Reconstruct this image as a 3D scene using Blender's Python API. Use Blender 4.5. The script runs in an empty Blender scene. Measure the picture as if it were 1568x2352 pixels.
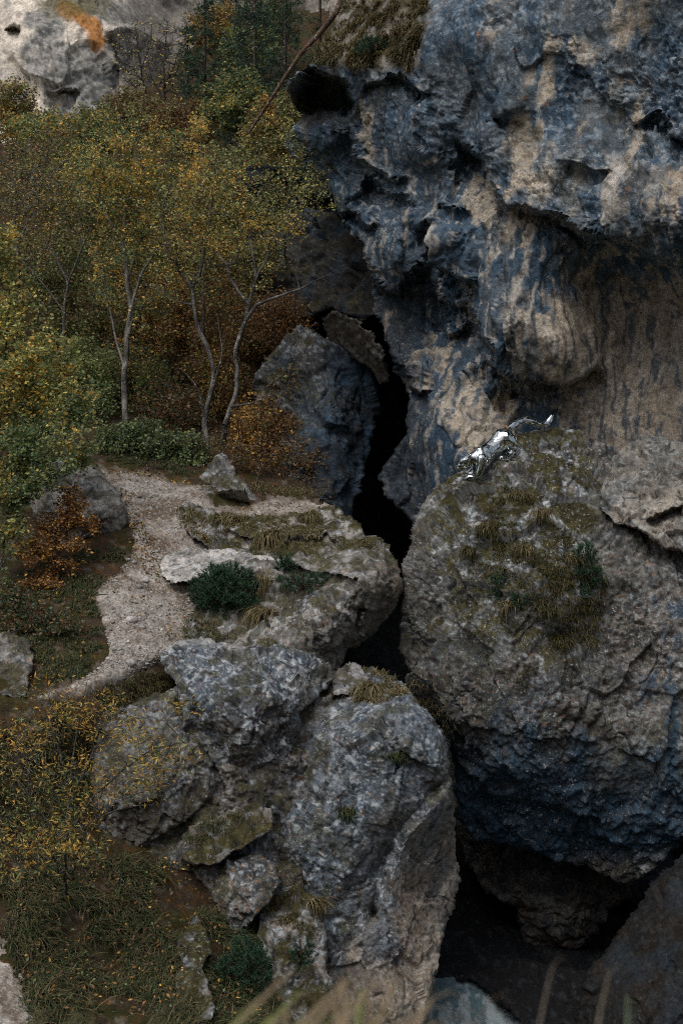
import bpy, math, random
import numpy as np

# ------------------------------------------------------------------ camera, sky, sun, exposure
scene = bpy.context.scene
random.seed(7)
RNG = np.random.default_rng(7)
W0, H0 = 1568.0, 2352.0                 # the photograph's layout units
FOC = 50.0 / 36.0 * H0
PITCH = math.radians(13.0)
CAM = np.array((0.0, 0.0, 18.0))
cam_data = bpy.data.cameras.new('camera')
cam_data.sensor_fit = 'VERTICAL'
cam_data.sensor_height = 36.0
cam_data.sensor_width = 24.0
cam_data.lens = 50.0
cam_data.clip_start = 0.05
cam_data.clip_end = 3000.0
cam_data.dof.use_dof = True
cam_data.dof.focus_distance = 29.5
cam_data.dof.aperture_fstop = 3.2
cam = bpy.data.objects.new('camera', cam_data)
cam.location = CAM
cam.rotation_euler = (math.pi / 2 - PITCH, 0, 0)
scene.collection.objects.link(cam)
scene.camera = cam

SUN_EL, SUN_AZ = math.radians(66), math.radians(-140)     # azimuth from +Y, clockwise: behind the camera, to the left
world = bpy.data.worlds.new('World')
scene.world = world
world.use_nodes = True
wn = world.node_tree
wn.nodes.clear()
w_out = wn.nodes.new('ShaderNodeOutputWorld')
w_bg = wn.nodes.new('ShaderNodeBackground')
w_sky = wn.nodes.new('ShaderNodeTexSky')
w_sky.sky_type = 'NISHITA'
w_sky.sun_disc = False
w_sky.sun_elevation = SUN_EL
w_sky.sun_rotation = SUN_AZ
w_sky.air_density = 1.0
w_sky.dust_density = 6.0
w_sky.ozone_density = 1.0
w_hs = wn.nodes.new('ShaderNodeHueSaturation')            # overcast: the same sky, greyer
w_hs.inputs['Saturation'].default_value = 0.62
w_bg.inputs['Strength'].default_value = 0.13
wn.links.new(w_sky.outputs[0], w_hs.inputs['Color'])
wn.links.new(w_hs.outputs[0], w_bg.inputs['Color'])
wn.links.new(w_bg.outputs[0], w_out.inputs['Surface'])

sun_data = bpy.data.lights.new('sun', 'SUN')
sun_data.energy = 1.0
sun_data.angle = math.radians(45)
sun_data.color = (1.0, 0.985, 0.96)
sun = bpy.data.objects.new('sun', sun_data)
scene.collection.objects.link(sun)
sun.rotation_euler = (math.pi / 2 - SUN_EL, 0, math.pi - SUN_AZ)
sun.location = (-20, -20, 60)

scene.render.engine = 'CYCLES'
scene.cycles.use_denoising = False
scene.cycles.filter_width = 1.05
scene.cycles.max_bounces = 5
scene.cycles.diffuse_bounces = 3
scene.cycles.glossy_bounces = 3
scene.cycles.transmission_bounces = 3
scene.cycles.transparent_max_bounces = 4
scene.view_settings.view_transform = 'Standard'
scene.view_settings.look = 'None'
scene.view_settings.exposure = -0.42
scene.view_settings.gamma = 1.0

# ------------------------------------------------------------------ helpers
COL = scene.collection
FWD = np.array((0.0, math.cos(PITCH), -math.sin(PITCH)))
UPV = np.array((0.0, math.sin(PITCH), math.cos(PITCH)))
RGT = np.array((1.0, 0.0, 0.0))

def P(u, v, d):
    """layout position (u, v) and distance d along the view axis -> point in metres"""
    u = np.asarray(u, float); v = np.asarray(v, float); d = np.asarray(d, float)
    xc = (u - W0 / 2) / FOC; yc = (H0 / 2 - v) / FOC
    return CAM + d[..., None] * (FWD + xc[..., None] * RGT + yc[..., None] * UPV)

def PIX(p):
    q = np.asarray(p, float) - CAM
    d = q @ FWD
    return W0 / 2 + FOC * (q @ RGT) / d, H0 / 2 - FOC * (q @ UPV) / d, d

_perm = np.random.default_rng(11).permutation(256)
_perm = np.concatenate([_perm, _perm, _perm])
_g = np.random.default_rng(12).normal(size=(256, 3)); _g /= np.linalg.norm(_g, axis=1)[:, None]
_g = _g.astype(np.float32)

def perlin(p, seed=0):
    p = np.asarray(p, float) + seed * 17.31
    i = np.floor(p).astype(np.int64)
    f = (p - i).astype(np.float32)
    i &= 255
    w = f * f * f * (f * (f * 6 - 15) + 10)
    out = 0
    for dx in (0, 1):
        hx = _perm[(i[..., 0] + dx) & 255]
        wx = w[..., 0] if dx else 1 - w[..., 0]
        for dy in (0, 1):
            hy = _perm[hx + ((i[..., 1] + dy) & 255)]
            wy = w[..., 1] if dy else 1 - w[..., 1]
            for dz in (0, 1):
                h = _perm[hy + ((i[..., 2] + dz) & 255)]
                wz = w[..., 2] if dz else 1 - w[..., 2]
                g = _g[h]
                out = out + wx * wy * wz * (g[..., 0] * (f[..., 0] - dx) + g[..., 1] * (f[..., 1] - dy) + g[..., 2] * (f[..., 2] - dz))
    return out * 1.5

def fbm(p, scale, octaves=4, seed=0, gain=0.5):
    p = np.asarray(p, float) / scale
    a, s = 1.0, 0
    for k in range(octaves):
        s = s + a * perlin(p, seed + k * 3)
        p = p * 2.03; a *= gain
    return s

def billow(p, scale, octaves=3, seed=0, gain=0.5):
    """rounded lumps parted by sharp creases, roughly -0.5..0.8"""
    p = np.asarray(p, float) / scale
    a, s = 1.0, 0
    for k in range(octaves):
        s = s + a * (np.abs(perlin(p, seed + k * 3)) * 2.2 - 0.6)
        p = p * 2.1; a *= gain
    return s

def facet(X, size, seed=0, tilt=.5, step=.25, warp=.25):
    """angular broken-rock relief: irregular cells, each a tilted plane set back or forward; about -0.5..0.5"""
    p = np.asarray(X, np.float32) / size
    if warp:
        p = p + warp * np.stack([perlin(p * 1.3, seed + 51), perlin(p * 1.3, seed + 52), perlin(p * 1.3, seed + 53)], -1).astype(np.float32)
    i0 = np.floor(p).astype(np.int32)
    best = np.full(len(p), 9e9, np.float32); val = np.zeros(len(p), np.float32)
    rt = np.random.default_rng(900 + seed)
    tab = rt.random((256, 7)).astype(np.float32)
    for dx in (-1, 0, 1):
        for dy in (-1, 0, 1):
            for dz in (-1, 0, 1):
                c = i0 + np.array((dx, dy, dz), np.int32)
                h = _perm[_perm[_perm[c[:, 0] & 255] + (c[:, 1] & 255)] + (c[:, 2] & 255)]
                t = tab[h]
                r = p - (c + t[:, :3])
                d2 = (r * r).sum(1)
                v = (r * (t[:, 3:6] - .5)).sum(1) * 2 * tilt + (t[:, 6] - .5) * step * 2
                m = d2 < best
                best = np.where(m, d2, best); val = np.where(m, v, val)
    return val

def blur(A, r):
    """box blur of a grid along both axes"""
    for ax in (0, 1):
        pad = [(0, 0)] * A.ndim; pad[ax] = (r + 1, r)
        c = np.cumsum(np.pad(A, pad, mode='edge'), axis=ax)
        n = A.shape[ax]
        hi = np.take(c, np.arange(2 * r + 1, 2 * r + 1 + n), axis=ax); lo = np.take(c, np.arange(0, n), axis=ax)
        A = (hi - lo) / (2 * r + 1)
    return A

def sstep(a, b, x):
    t = np.clip((x - a) / (b - a), 0, 1)
    return t * t * (3 - 2 * t)

def mixc(a, b, t):
    return a + (np.asarray(b, float) - a) * np.asarray(t)[..., None]

def tps(ctrl, u, v):
    """thin-plate surface through control points (u, v, d)"""
    c = np.array([(a / 1000.0, b / 1000.0, d) for a, b, d in ctrl])
    n = len(c)
    def U(r2): return np.where(r2 > 1e-12, r2 * np.log(r2 + 1e-12), 0)
    K = U(((c[:, None, :2] - c[None, :, :2]) ** 2).sum(-1)) + np.eye(n) * 2e-4
    Pm = np.hstack([np.ones((n, 1)), c[:, :2]])
    A = np.zeros((n + 3, n + 3)); A[:n, :n] = K; A[:n, n:] = Pm; A[n:, :n] = Pm.T
    w = np.linalg.solve(A, np.concatenate([c[:, 2], np.zeros(3)]))
    uu = np.asarray(u, float) / 1000.0; vv = np.asarray(v, float) / 1000.0
    out = w[n] + w[n + 1] * uu + w[n + 2] * vv
    for k in range(n):
        out = out + w[k] * U((uu - c[k, 0]) ** 2 + (vv - c[k, 1]) ** 2)
    return out

def poly_sd(poly, u, v):
    """signed distance to an outline, positive inside"""
    d2 = np.full(np.shape(u), 1e12); ins = np.zeros(np.shape(u), bool)
    m = len(poly)
    for k in range(m):
        x0, y0 = poly[k]; x1, y1 = poly[(k + 1) % m]
        ex, ey = x1 - x0, y1 - y0
        t = np.clip(((u - x0) * ex + (v - y0) * ey) / (ex * ex + ey * ey + 1e-9), 0, 1)
        d2 = np.minimum(d2, (u - x0 - t * ex) ** 2 + (v - y0 - t * ey) ** 2)
        c = (y0 > v) != (y1 > v)
        ins ^= c & (u < (x1 - x0) * (v - y0) / (y1 - y0 + 1e-12) + x0)
    return np.where(ins, 1, -1) * np.sqrt(d2)

def line_sd(line, u, v):
    """signed distance to an open line (positive on the right of its direction, i.e. below a left-to-right line) and end taper"""
    best = np.full(np.shape(u), 1e12); sd = np.zeros(np.shape(u)); tt = np.zeros(np.shape(u))
    L = [0.0]
    for k in range(len(line) - 1):
        L.append(L[-1] + math.hypot(line[k + 1][0] - line[k][0], line[k + 1][1] - line[k][1]))
    for k in range(len(line) - 1):
        x0, y0 = line[k]; x1, y1 = line[k + 1]
        ex, ey = x1 - x0, y1 - y0
        l2 = ex * ex + ey * ey
        t = np.clip(((u - x0) * ex + (v - y0) * ey) / l2, 0, 1)
        d2 = (u - x0 - t * ex) ** 2 + (v - y0 - t * ey) ** 2
        side = np.sign(ex * (v - y0) - ey * (u - x0))
        m = d2 < best
        best = np.where(m, d2, best); sd = np.where(m, side * np.sqrt(d2), sd)
        tt = np.where(m, (L[k] + t * math.sqrt(l2)) / L[-1], tt)
    return sd, np.sqrt(best), sstep(0, .14, tt) * sstep(0, .14, 1 - tt)

def set_props(o, label=None, cat=None, group=None, kind=None):
    if label: o['label'] = label
    if cat: o['category'] = cat
    if group: o['group'] = group
    if kind: o['kind'] = kind
    return o

def mesh_np(name, verts, faces, mat, color=None, smooth=True, tris=None):
    """mesh from arrays; faces (n, k) of one size, plus optional triangles"""
    me = bpy.data.meshes.new(name)
    verts = np.asarray(verts, np.float32)
    me.vertices.add(len(verts)); me.vertices.foreach_set('co', verts.ravel())
    parts = [np.asarray(faces, np.int32)] if faces is not None and len(faces) else []
    if tris is not None and len(tris): parts.append(np.asarray(tris, np.int32))
    nl = sum(p.size for p in parts); nf = sum(len(p) for p in parts)
    me.loops.add(nl); me.loops.foreach_set('vertex_index', np.concatenate([p.ravel() for p in parts]))
    starts, tot = [], 0
    for p in parts:
        starts.append(tot + np.arange(len(p)) * p.shape[1]); tot += p.size
    me.polygons.add(nf)
    me.polygons.foreach_set('loop_start', np.concatenate(starts).astype(np.int32))
    me.polygons.foreach_set('use_smooth', np.full(nf, smooth))
    me.update(calc_edges=True)
    if color is not None:
        a = me.color_attributes.new('tint', 'FLOAT_COLOR', 'POINT')
        c = np.ones((len(verts), 4), np.float32); c[:, :3] = np.asarray(color)[:, :3]
        if np.asarray(color).shape[1] == 4: c[:, 3] = color[:, 3]
        a.data.foreach_set('color', c.ravel())
    if mat is not None: me.materials.append(mat)
    return me

def obj(name, me, parent=None, loc=None):
    o = bpy.data.objects.new(name, me)
    COL.objects.link(o)
    if parent is not None: o.parent = parent
    if loc is not None: o.location = [float(x) for x in loc]
    return o

def empty(name, loc):
    o = bpy.data.objects.new(name, None); COL.objects.link(o)
    o.location = [float(x) for x in loc]; o.empty_display_size = 0.2
    return o

# ------------------------------------------------------------------ materials
def nodes(name):
    m = bpy.data.materials.new(name); m.use_nodes = True
    nt = m.node_tree; nt.nodes.clear()
    out = nt.nodes.new('ShaderNodeOutputMaterial')
    b = nt.nodes.new('ShaderNodeBsdfPrincipled')
    nt.links.new(b.outputs[0], out.inputs['Surface'])
    return m, nt, b, out

def rock_material(name, rough=0.85, bump=0.5, fine=14.0, spec=0.25):
    m, nt, b, out = nodes(name)
    L = nt.links.new
    at = nt.nodes.new('ShaderNodeAttribute'); at.attribute_name = 'tint'
    geo = nt.nodes.new('ShaderNodeNewGeometry')
    n1 = nt.nodes.new('ShaderNodeTexNoise'); n1.inputs['Scale'].default_value = fine; n1.inputs['Detail'].default_value = 6; n1.inputs['Roughness'].default_value = 0.7
    n2 = nt.nodes.new('ShaderNodeTexNoise'); n2.inputs['Scale'].default_value = 3.1; n2.inputs['Detail'].default_value = 5
    L(geo.outputs['Position'], n1.inputs['Vector']); L(geo.outputs['Position'], n2.inputs['Vector'])
    r1 = nt.nodes.new('ShaderNodeMapRange'); r1.inputs['From Min'].default_value = 0.3; r1.inputs['From Max'].default_value = 0.7
    r1.inputs['To Min'].default_value = 0.45; r1.inputs['To Max'].default_value = 1.5
    L(n1.outputs['Fac'], r1.inputs['Value'])
    r2 = nt.nodes.new('ShaderNodeMapRange'); r2.inputs['From Min'].default_value = 0.3; r2.inputs['From Max'].default_value = 0.7
    r2.inputs['To Min'].default_value = 0.75; r2.inputs['To Max'].default_value = 1.25
    L(n2.outputs['Fac'], r2.inputs['Value'])
    mu = nt.nodes.new('ShaderNodeMath'); mu.operation = 'MULTIPLY'
    L(r1.outputs[0], mu.inputs[0]); L(r2.outputs[0], mu.inputs[1])
    sc = nt.nodes.new('ShaderNodeVectorMath'); sc.operation = 'SCALE'
    L(at.outputs['Color'], sc.inputs[0]); L(mu.outputs[0], sc.inputs['Scale'])
    def speck(scale, lo, hi, col, prev, k):
        n = nt.nodes.new('ShaderNodeTexNoise'); n.inputs['Scale'].default_value = scale; n.inputs['Detail'].default_value = 3; n.inputs['Roughness'].default_value = .6
        L(geo.outputs['Position'], n.inputs['Vector'])
        r = nt.nodes.new('ShaderNodeMapRange'); r.inputs['From Min'].default_value = lo; r.inputs['From Max'].default_value = hi; r.inputs['To Max'].default_value = k
        L(n.outputs['Fac'], r.inputs['Value'])
        q = nt.nodes.new('ShaderNodeMath'); q.operation = 'MULTIPLY'; L(r.outputs[0], q.inputs[0]); L(at.outputs['Alpha'], q.inputs[1])
        mx = nt.nodes.new('ShaderNodeMix'); mx.data_type = 'RGBA'; L(q.outputs[0], mx.inputs['Factor']); L(prev, mx.inputs['A']); mx.inputs['B'].default_value = col
        return mx.outputs['Result']
    cc = speck(11, .60, .68, (.52, .54, .55, 1), sc.outputs[0], .8)          # pale lichen crusts
    cc = speck(27, .62, .68, (.60, .62, .62, 1), cc, .75)
    cc = speck(19, .62, .70, (.022, .022, .024, 1), cc, .85)                 # black pits
    L(cc, b.inputs['Base Color'])
    b.inputs['Roughness'].default_value = rough
    b.inputs['Specular IOR Level'].default_value = spec
    bp = nt.nodes.new('ShaderNodeBump'); bp.inputs['Strength'].default_value = bump; bp.inputs['Distance'].default_value = 0.05
    L(n1.outputs['Fac'], bp.inputs['Height']); L(bp.outputs[0], b.inputs['Normal'])
    return m

def leaf_material(name, trans=0.35, rough=0.42):
    m, nt, b, out = nodes(name)
    at = nt.nodes.new('ShaderNodeAttribute'); at.attribute_name = 'tint'
    nt.links.new(at.outputs['Color'], b.inputs['Base Color'])
    b.inputs['Roughness'].default_value = rough
    b.inputs['Specular IOR Level'].default_value = 0.5
    if trans > 0:
        tr = nt.nodes.new('ShaderNodeBsdfTranslucent'); nt.links.new(at.outputs['Color'], tr.inputs['Color'])
        mx = nt.nodes.new('ShaderNodeMixShader'); mx.inputs[0].default_value = trans
        nt.links.new(b.outputs[0], mx.inputs[1]); nt.links.new(tr.outputs[0], mx.inputs[2])
        nt.links.new(mx.outputs[0], out.inputs['Surface'])
    return m

MAT_ROCK = rock_material('weathered_limestone')
MAT_CLIFF = rock_material('stained_cliff_limestone', rough=0.7, bump=0.7, fine=12.0, spec=0.35)
MAT_SOIL = rock_material('trodden_soil', rough=0.95, bump=0.5, fine=22.0, spec=0.1)
MAT_LEAF = leaf_material('autumn_leaf')
MAT_GRASS = leaf_material('grass_blade', 0.25, 0.7)
MAT_NEEDLE = leaf_material('pine_needle', 0.1, 0.6)
MAT_BARK = rock_material('bark', rough=0.9, bump=0.6, fine=30.0, spec=0.15)

# ------------------------------------------------------------------ rock masses
# base colours of the stone, and last a near-black holding the gorge's deep shade
BEIGE = np.array((.48, .42, .335)); PALE = np.array((.52, .49, .44)); WARM = np.array((.178, .168, .146))
BLUE = np.array((.046, .094, .150)); BLUEGREY = np.array((.105, .138, .165)); CHAR = np.array((.038, .043, .046))
GREY = np.array((.205, .215, .215)); LICHEN = np.array((.50, .55, .57)); BROWN = np.array((.15, .115, .085))
ORANGE = np.array((.40, .17, .05)); MOSS = np.array((.058, .052, .018)); NEARBLACK = np.array((.028, .034, .042))
SURF = {}
SPECK = dict(ground=0, path=.25, path2=.25, slotwall=0, cavewall=0, streamrock=0, cliff=.5, farcliff=0, innerrock=.3, innerslab=.2, cavebrow=.15, cornerrock=.1, hangrock=.1, bedrock=.4, rightblock=.3, leopardrock=.9, ledge=.8, terrace=.8, lichenblock=.8, frontface=.8)      # how thickly lichen crusts speckle each rock

class Relief:
    pass

def relief(key, name, outline, ctrl, step=3.0, edge=(50, .8), rough=5.0, thick=3.0, lips=(), dents=(), disp=None, colour=None,
           mat=None, closed=True, label=None, cat=None, group=None, kind=None, warp=8.0):
    """a body of rock whose visible side follows depth control points; rounded towards its outline and closed behind"""
    us = np.array([p[0] for p in outline]); vs = np.array([p[1] for p in outline])
    u1 = np.arange(us.min() - step, us.max() + 2 * step, step); v1 = np.arange(vs.min() - step, vs.max() + 2 * step, step)
    U, V = np.meshgrid(u1, v1)
    sh = U.shape
    q = np.stack([U / 60, V / 60, np.full(sh, sum(map(ord, key)) * .37)], -1)
    wu = (perlin(q, 1) + .5 * perlin(q * 2.3, 2) + .4 * perlin(q * 5.1, 3) + .25 * perlin(q * 11, 13)); wv = (perlin(q, 4) + .5 * perlin(q * 2.3, 5) + .4 * perlin(q * 5.1, 6) + .25 * perlin(q * 11, 16))
    Uw, Vw = U + wu * warp, V + wv * warp
    sd = poly_sd(outline, U, V) + rough * (perlin(q * 3.0, 8) + .6 * perlin(q * 7, 9))
    D = tps(ctrl, U, V)
    for line, A, w, Lf, B, L2 in lips:
        s, dist, tap = line_sd(line, Uw, Vw)
        f = np.where(s > 0, A * np.clip(s / w, 0, 1) ** .8 * np.exp(-np.maximum(s - w, 0) / Lf), -B * np.exp(s / L2))
        near = np.exp(-np.maximum(dist - np.abs(s), 0))
        D = D + f * tap
    for (du, dv, ru, rv, amp) in dents:
        r2 = ((Uw - du) / ru) ** 2 + ((Vw - dv) / rv) ** 2
        D = D + amp * np.exp(-r2 * 1.6)
    R, E = edge
    if E:
        Rm = R * np.clip(.75 + .75 * perlin(q * .9, 14), .25, 1.4)
        t = np.clip(sd / Rm, 0, 1)
        D = D + E * (1 - np.sqrt(np.clip(1 - (1 - t) ** 2, 0, 1)))
    X = P(U, V, D)
    def normals(X):
        a = np.gradient(X, axis=1); b = np.gradient(X, axis=0)
        n = np.cross(b, a); n /= (np.linalg.norm(n, axis=-1, keepdims=True) + 1e-9)
        return n * np.sign(((CAM - X) * n).sum(-1, keepdims=True) + 1e-12)
    N = normals(X)
    info = {}
    if disp is not None:
        keep0 = sd > -step * 2
        h = np.zeros(sh); idx = np.where(keep0)
        hv, extra = disp(X[idx], N[idx], U[idx], V[idx])
        h[idx] = hv
        Ns = blur(N, max(2, int(16 / step)))                      # one smooth direction, so that edges do not bristle
        Ns /= np.linalg.norm(Ns, axis=-1, keepdims=True) + 1e-9
        vw = CAM - X; vw /= np.linalg.norm(vw, axis=-1, keepdims=True)
        h = h * (.12 + .88 * sstep(.15, .7, (blur(N, 2) * vw).sum(-1)))
        X = X + Ns * h[..., None]
        N = normals(X)
    inside = sd > 0
    cell = inside[:-1, :-1] & inside[1:, :-1] & inside[:-1, 1:] & inside[1:, 1:]
    ids = np.arange(U.size).reshape(sh)
    ci, cj = np.where(cell)
    F = np.stack([ids[ci, cj], ids[ci + 1, cj], ids[ci + 1, cj + 1], ids[ci, cj + 1]], 1)
    used = np.unique(F); remap = np.full(U.size, -1); remap[used] = np.arange(len(used))
    F = remap[F]
    Xf = X.reshape(-1, 3)[used]; Nf = N.reshape(-1, 3)[used]; Uf = U.ravel()[used]; Vf = V.ravel()[used]
    if disp is not None:
        h_f = h.ravel()[used]
    else: h_f = np.zeros(len(used))
    C = colour(Xf, Nf, Uf, Vf, h_f) if colour is not None else np.tile(GREY, (len(Xf), 1))
    C = np.concatenate([C, (SPECK.get(key, .65) * np.clip(.55 + 1.1 * fbm(Xf, 1.1, 2, 17), .08, 1.15))[:, None]], 1)
    tris = None
    if closed:
        E_ = np.concatenate([F[:, [0, 1]], F[:, [1, 2]], F[:, [2, 3]], F[:, [3, 0]]])
        nv = len(Xf)
        fw = E_[:, 0].astype(np.int64) * nv + E_[:, 1]; bw = E_[:, 1].astype(np.int64) * nv + E_[:, 0]
        bd = E_[~np.isin(fw, bw)]
        bv = np.unique(bd); bm = np.full(nv, -1); bm[bv] = np.arange(len(bv))
        cx = Xf.mean(0)
        dirs = (cx - CAM) / np.linalg.norm(cx - CAM)
        r1 = Xf[bv] + (cx - Xf[bv]) * .06 + dirs * thick * .45
        r2 = Xf[bv] + (cx - Xf[bv]) * .35 + dirs * thick * .85
        c0 = (cx + dirs * thick * 1.05)[None]
        allv = np.concatenate([Xf, r1, r2, c0])
        a, b_ = bd[:, 0], bd[:, 1]
        a1, b1 = nv + bm[a], nv + bm[b_]
        a2, b2 = a1 + len(bv), b1 + len(bv)
        F = np.concatenate([F, np.stack([b_, a, a1, b1], 1), np.stack([b1, a1, a2, b2], 1)])
        tris = np.stack([b2, a2, np.full(len(a2), len(allv) - 1)], 1)
        C = np.concatenate([C, C[bv], C[bv], C[bv][:1]])
        Xall = allv
    else:
        Xall = Xf
    base = np.array([Xf[:, 0].mean(), Xf[:, 1].mean(), Xf[:, 2].min()])
    me = mesh_np(name, Xall - base, F, mat or MAT_ROCK, C, True, tris)
    o = obj(name, me, None, base)
    set_props(o, label, cat, group, kind)
    r = Relief(); r.u0, r.v0, r.step = u1[0], v1[0], step; r.X = X; r.N = N; r.inside = inside; r.obj = o
    SURF[key] = r
    return r

def on(key, u, v):
    """surface point and normal of a rock at a layout position"""
    r = SURF[key]
    j = int(np.clip(round((u - r.u0) / r.step), 0, r.X.shape[1] - 1)); i = int(np.clip(round((v - r.v0) / r.step), 0, r.X.shape[0] - 1))
    k = max(2, int(22 / r.step)); H, W_ = r.X.shape[:2]                # the lie of the rock over a hand's breadth, not of one grain
    a = r.X[i, min(j + k, W_ - 1)] - r.X[i, max(j - k, 0)]; b = r.X[min(i + k, H - 1), j] - r.X[max(i - k, 0), j]
    n = np.cross(b, a); n /= np.linalg.norm(n) + 1e-9
    if n @ (CAM - r.X[i, j]) < 0: n = -n
    return r.X[i, j].copy(), n

def depth_on(key, u, v):
    return float((on(key, u, v)[0] - CAM) @ FWD)

# displacement recipes: (points, normals, u, v) -> metres along the normal
def disp_boulder(a=.22, b=.07, c=.03, s=1.4, seed=0, fac=1.0, knob=0.0):
    def f(X, N, U, V):
        h = .7 * a * fbm(X, s * 1.3, 3, seed) + fac * (1.5 * a * facet(X, s * .9, seed + 3, .75, .10, .12) + .5 * b * facet(X, s * .34, seed + 4, .6, .2, .3))
        rg = .45 + .9 * sstep(-.25, .35, fbm(X, s * .9, 2, seed + 6))                    # smooth faces beside rotten ones
        h = h + .8 * b * rg * fbm(X, s * .30, 4, seed + 5, .62) + .5 * c * rg * fbm(X, .10, 3, seed + 9, .65)
        if knob:
            Z = X * np.array((1, 1, .5)); Z[:, 0] = Z[:, 0] - .3 * X[:, 2]                  # ribs running down the face
            h = h + knob * (.6 + .6 * sstep(-.2, .3, fbm(X, .9, 2, seed + 41))) * (billow(Z + .08 * np.stack([fbm(X, .25, 2, seed + 42)] * 3, -1), .42, 2, seed + 43, .6))
        k = np.abs(fbm(X + .2 * np.stack([fbm(X, .6, 2, seed + 20)] * 3, -1), s * 1.1, 2, seed + 31))
        h = h - (.35 * a + .03) * np.exp(-(k / .022) ** 2) * sstep(0, .3, fbm(X, s, 2, seed + 33))       # a few open cracks
        return h, None
    return f

def disp_cliff(X, N, U, V):
    w = np.stack([fbm(X, 2.2, 2, 41), fbm(X, 2.2, 2, 42), fbm(X, 2.2, 2, 43)], -1) * .5
    Y = X + w
    q = Y * np.array((1.0, 1.0, .36)); q[:, 0] += .25 * Y[:, 2]       # lumps drawn out downwards and leaning
    up = sstep(640, 470, V - .12 * (U - 1300))
    rough = sstep(-.25, .3, fbm(X, 2.2, 2, 61)) * up + .12
    smooth = sstep(560, 640, V - .25 * (U - 1350)) * sstep(1180, 1260, U)
    h = (.22 * billow(q, 1.7, 2, 3) + .30 * facet(q, 1.4, 7, .65, .12, .3)) * (1 - .75 * smooth)
    h = h + .15 * rough * facet(X, .42, 17, .7, .15, .35) + .05 * billow(q, .5, 2, 13) * (1 - .5 * smooth) + .03 * (1 - up) * fbm(X, .4, 3, 15)
    h = h + .10 * rough * fbm(X, .26, 5, 23, .66) + .035 * rough * facet(X, .15, 27, .6, .4, .3)
    # vertical flutes, mostly in the sheltered part
    fl = Y * np.array((1.0, 1.0, .09)); fl[:, 0] += .2 * w[:, 1]
    h = h + .10 * billow(fl, .5, 2, 33) * sstep(380, 620, V) * (1 - .35 * smooth)
    return h, None

def speckle(X, size, seed, lo, hi):
    return sstep(lo, hi, fbm(X, size, 2, seed))

def col_boulder(base=GREY, dark=CHAR, lich=.6, moss=.3, orange=.3, blue=0.0, seed=0, under=BROWN, beige=0.0, warm=.7):
    def f(X, N, U, V, h):
        c = np.tile(base, (len(X), 1)).astype(float)
        c = mixc(c, dark, .85 * sstep(-.15, .5, fbm(X, .55, 4, seed + 1)))
        c = mixc(c, WARM, warm * sstep(.0, .5, fbm(X, .9, 3, seed + 2)))
        if blue: c = mixc(c, BLUE, blue * sstep(-.1, .5, fbm(X * np.array((1, 1, .35)), .8, 3, seed + 3)))
        if beige: c = mixc(c, BEIGE, beige * sstep(-.1, .45, fbm(X, 1.3, 3, seed + 11)))
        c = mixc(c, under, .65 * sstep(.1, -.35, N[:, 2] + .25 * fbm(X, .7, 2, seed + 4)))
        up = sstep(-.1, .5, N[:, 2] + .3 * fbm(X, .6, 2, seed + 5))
        c = mixc(c, LICHEN, lich * (.25 + .75 * up) * speckle(X, .13, seed + 6, .12, .42))
        c = mixc(c, LICHEN * .8, .6 * lich * speckle(X, .05, seed + 7, .25, .5))
        c = mixc(c, CHAR * .8, .75 * speckle(X, .16, seed + 8, .2, .5))
        c = mixc(c, ORANGE, orange * speckle(X, .11, seed + 9, .42, .62))
        if moss:
            mm = up * sstep(.62 - .5 * moss, .95 - .5 * moss, .55 + fbm(X, .55, 3, seed + 10)) * sstep(.15, .5, N[:, 2] + .2)
            mc = MOSS * (1 + .8 * fbm(X, .2, 2, seed + 12))[:, None]
            c = c + (mc - c) * (np.clip(mm, 0, 1) * min(1, .5 + moss))[:, None]
        return np.clip(c, .008, .8)
    return f

CLIFF_BEIGE = [  # where the clean beige stone shows: centre, radii, weight
    (1330, 760, 190, 150, 1.0), (1480, 900, 200, 190, 1.0), (1220, 700, 60, 120, .45), (1110, 990, 90, 90, 1.0), (1060, 930, 70, 90, .8), (1200, 880, 30, 60, .5),
    (1195, 340, 55, 65, .9), (1110, 450, 60, 70, .75), (1190, 520, 70, 50, .5), (1400, 430, 45, 120, .6), (1420, 270, 60, 120, .55), (1300, 120, 90, 70, .45),
    (1430, 60, 60, 80, .5), (1210, 420, 60, 40, .8), (1260, 200, 60, 60, .4), (830, 300, 26, 55, .8), (850, 350, 40, 40, .5), (1000, 800, 60, 60, .45), (960, 880, 40, 50, .4),
    (1150, 620, 50, 50, .3), (1540, 420, 60, 130, .35), (1540, 760, 90, 150, .9)]

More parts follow.
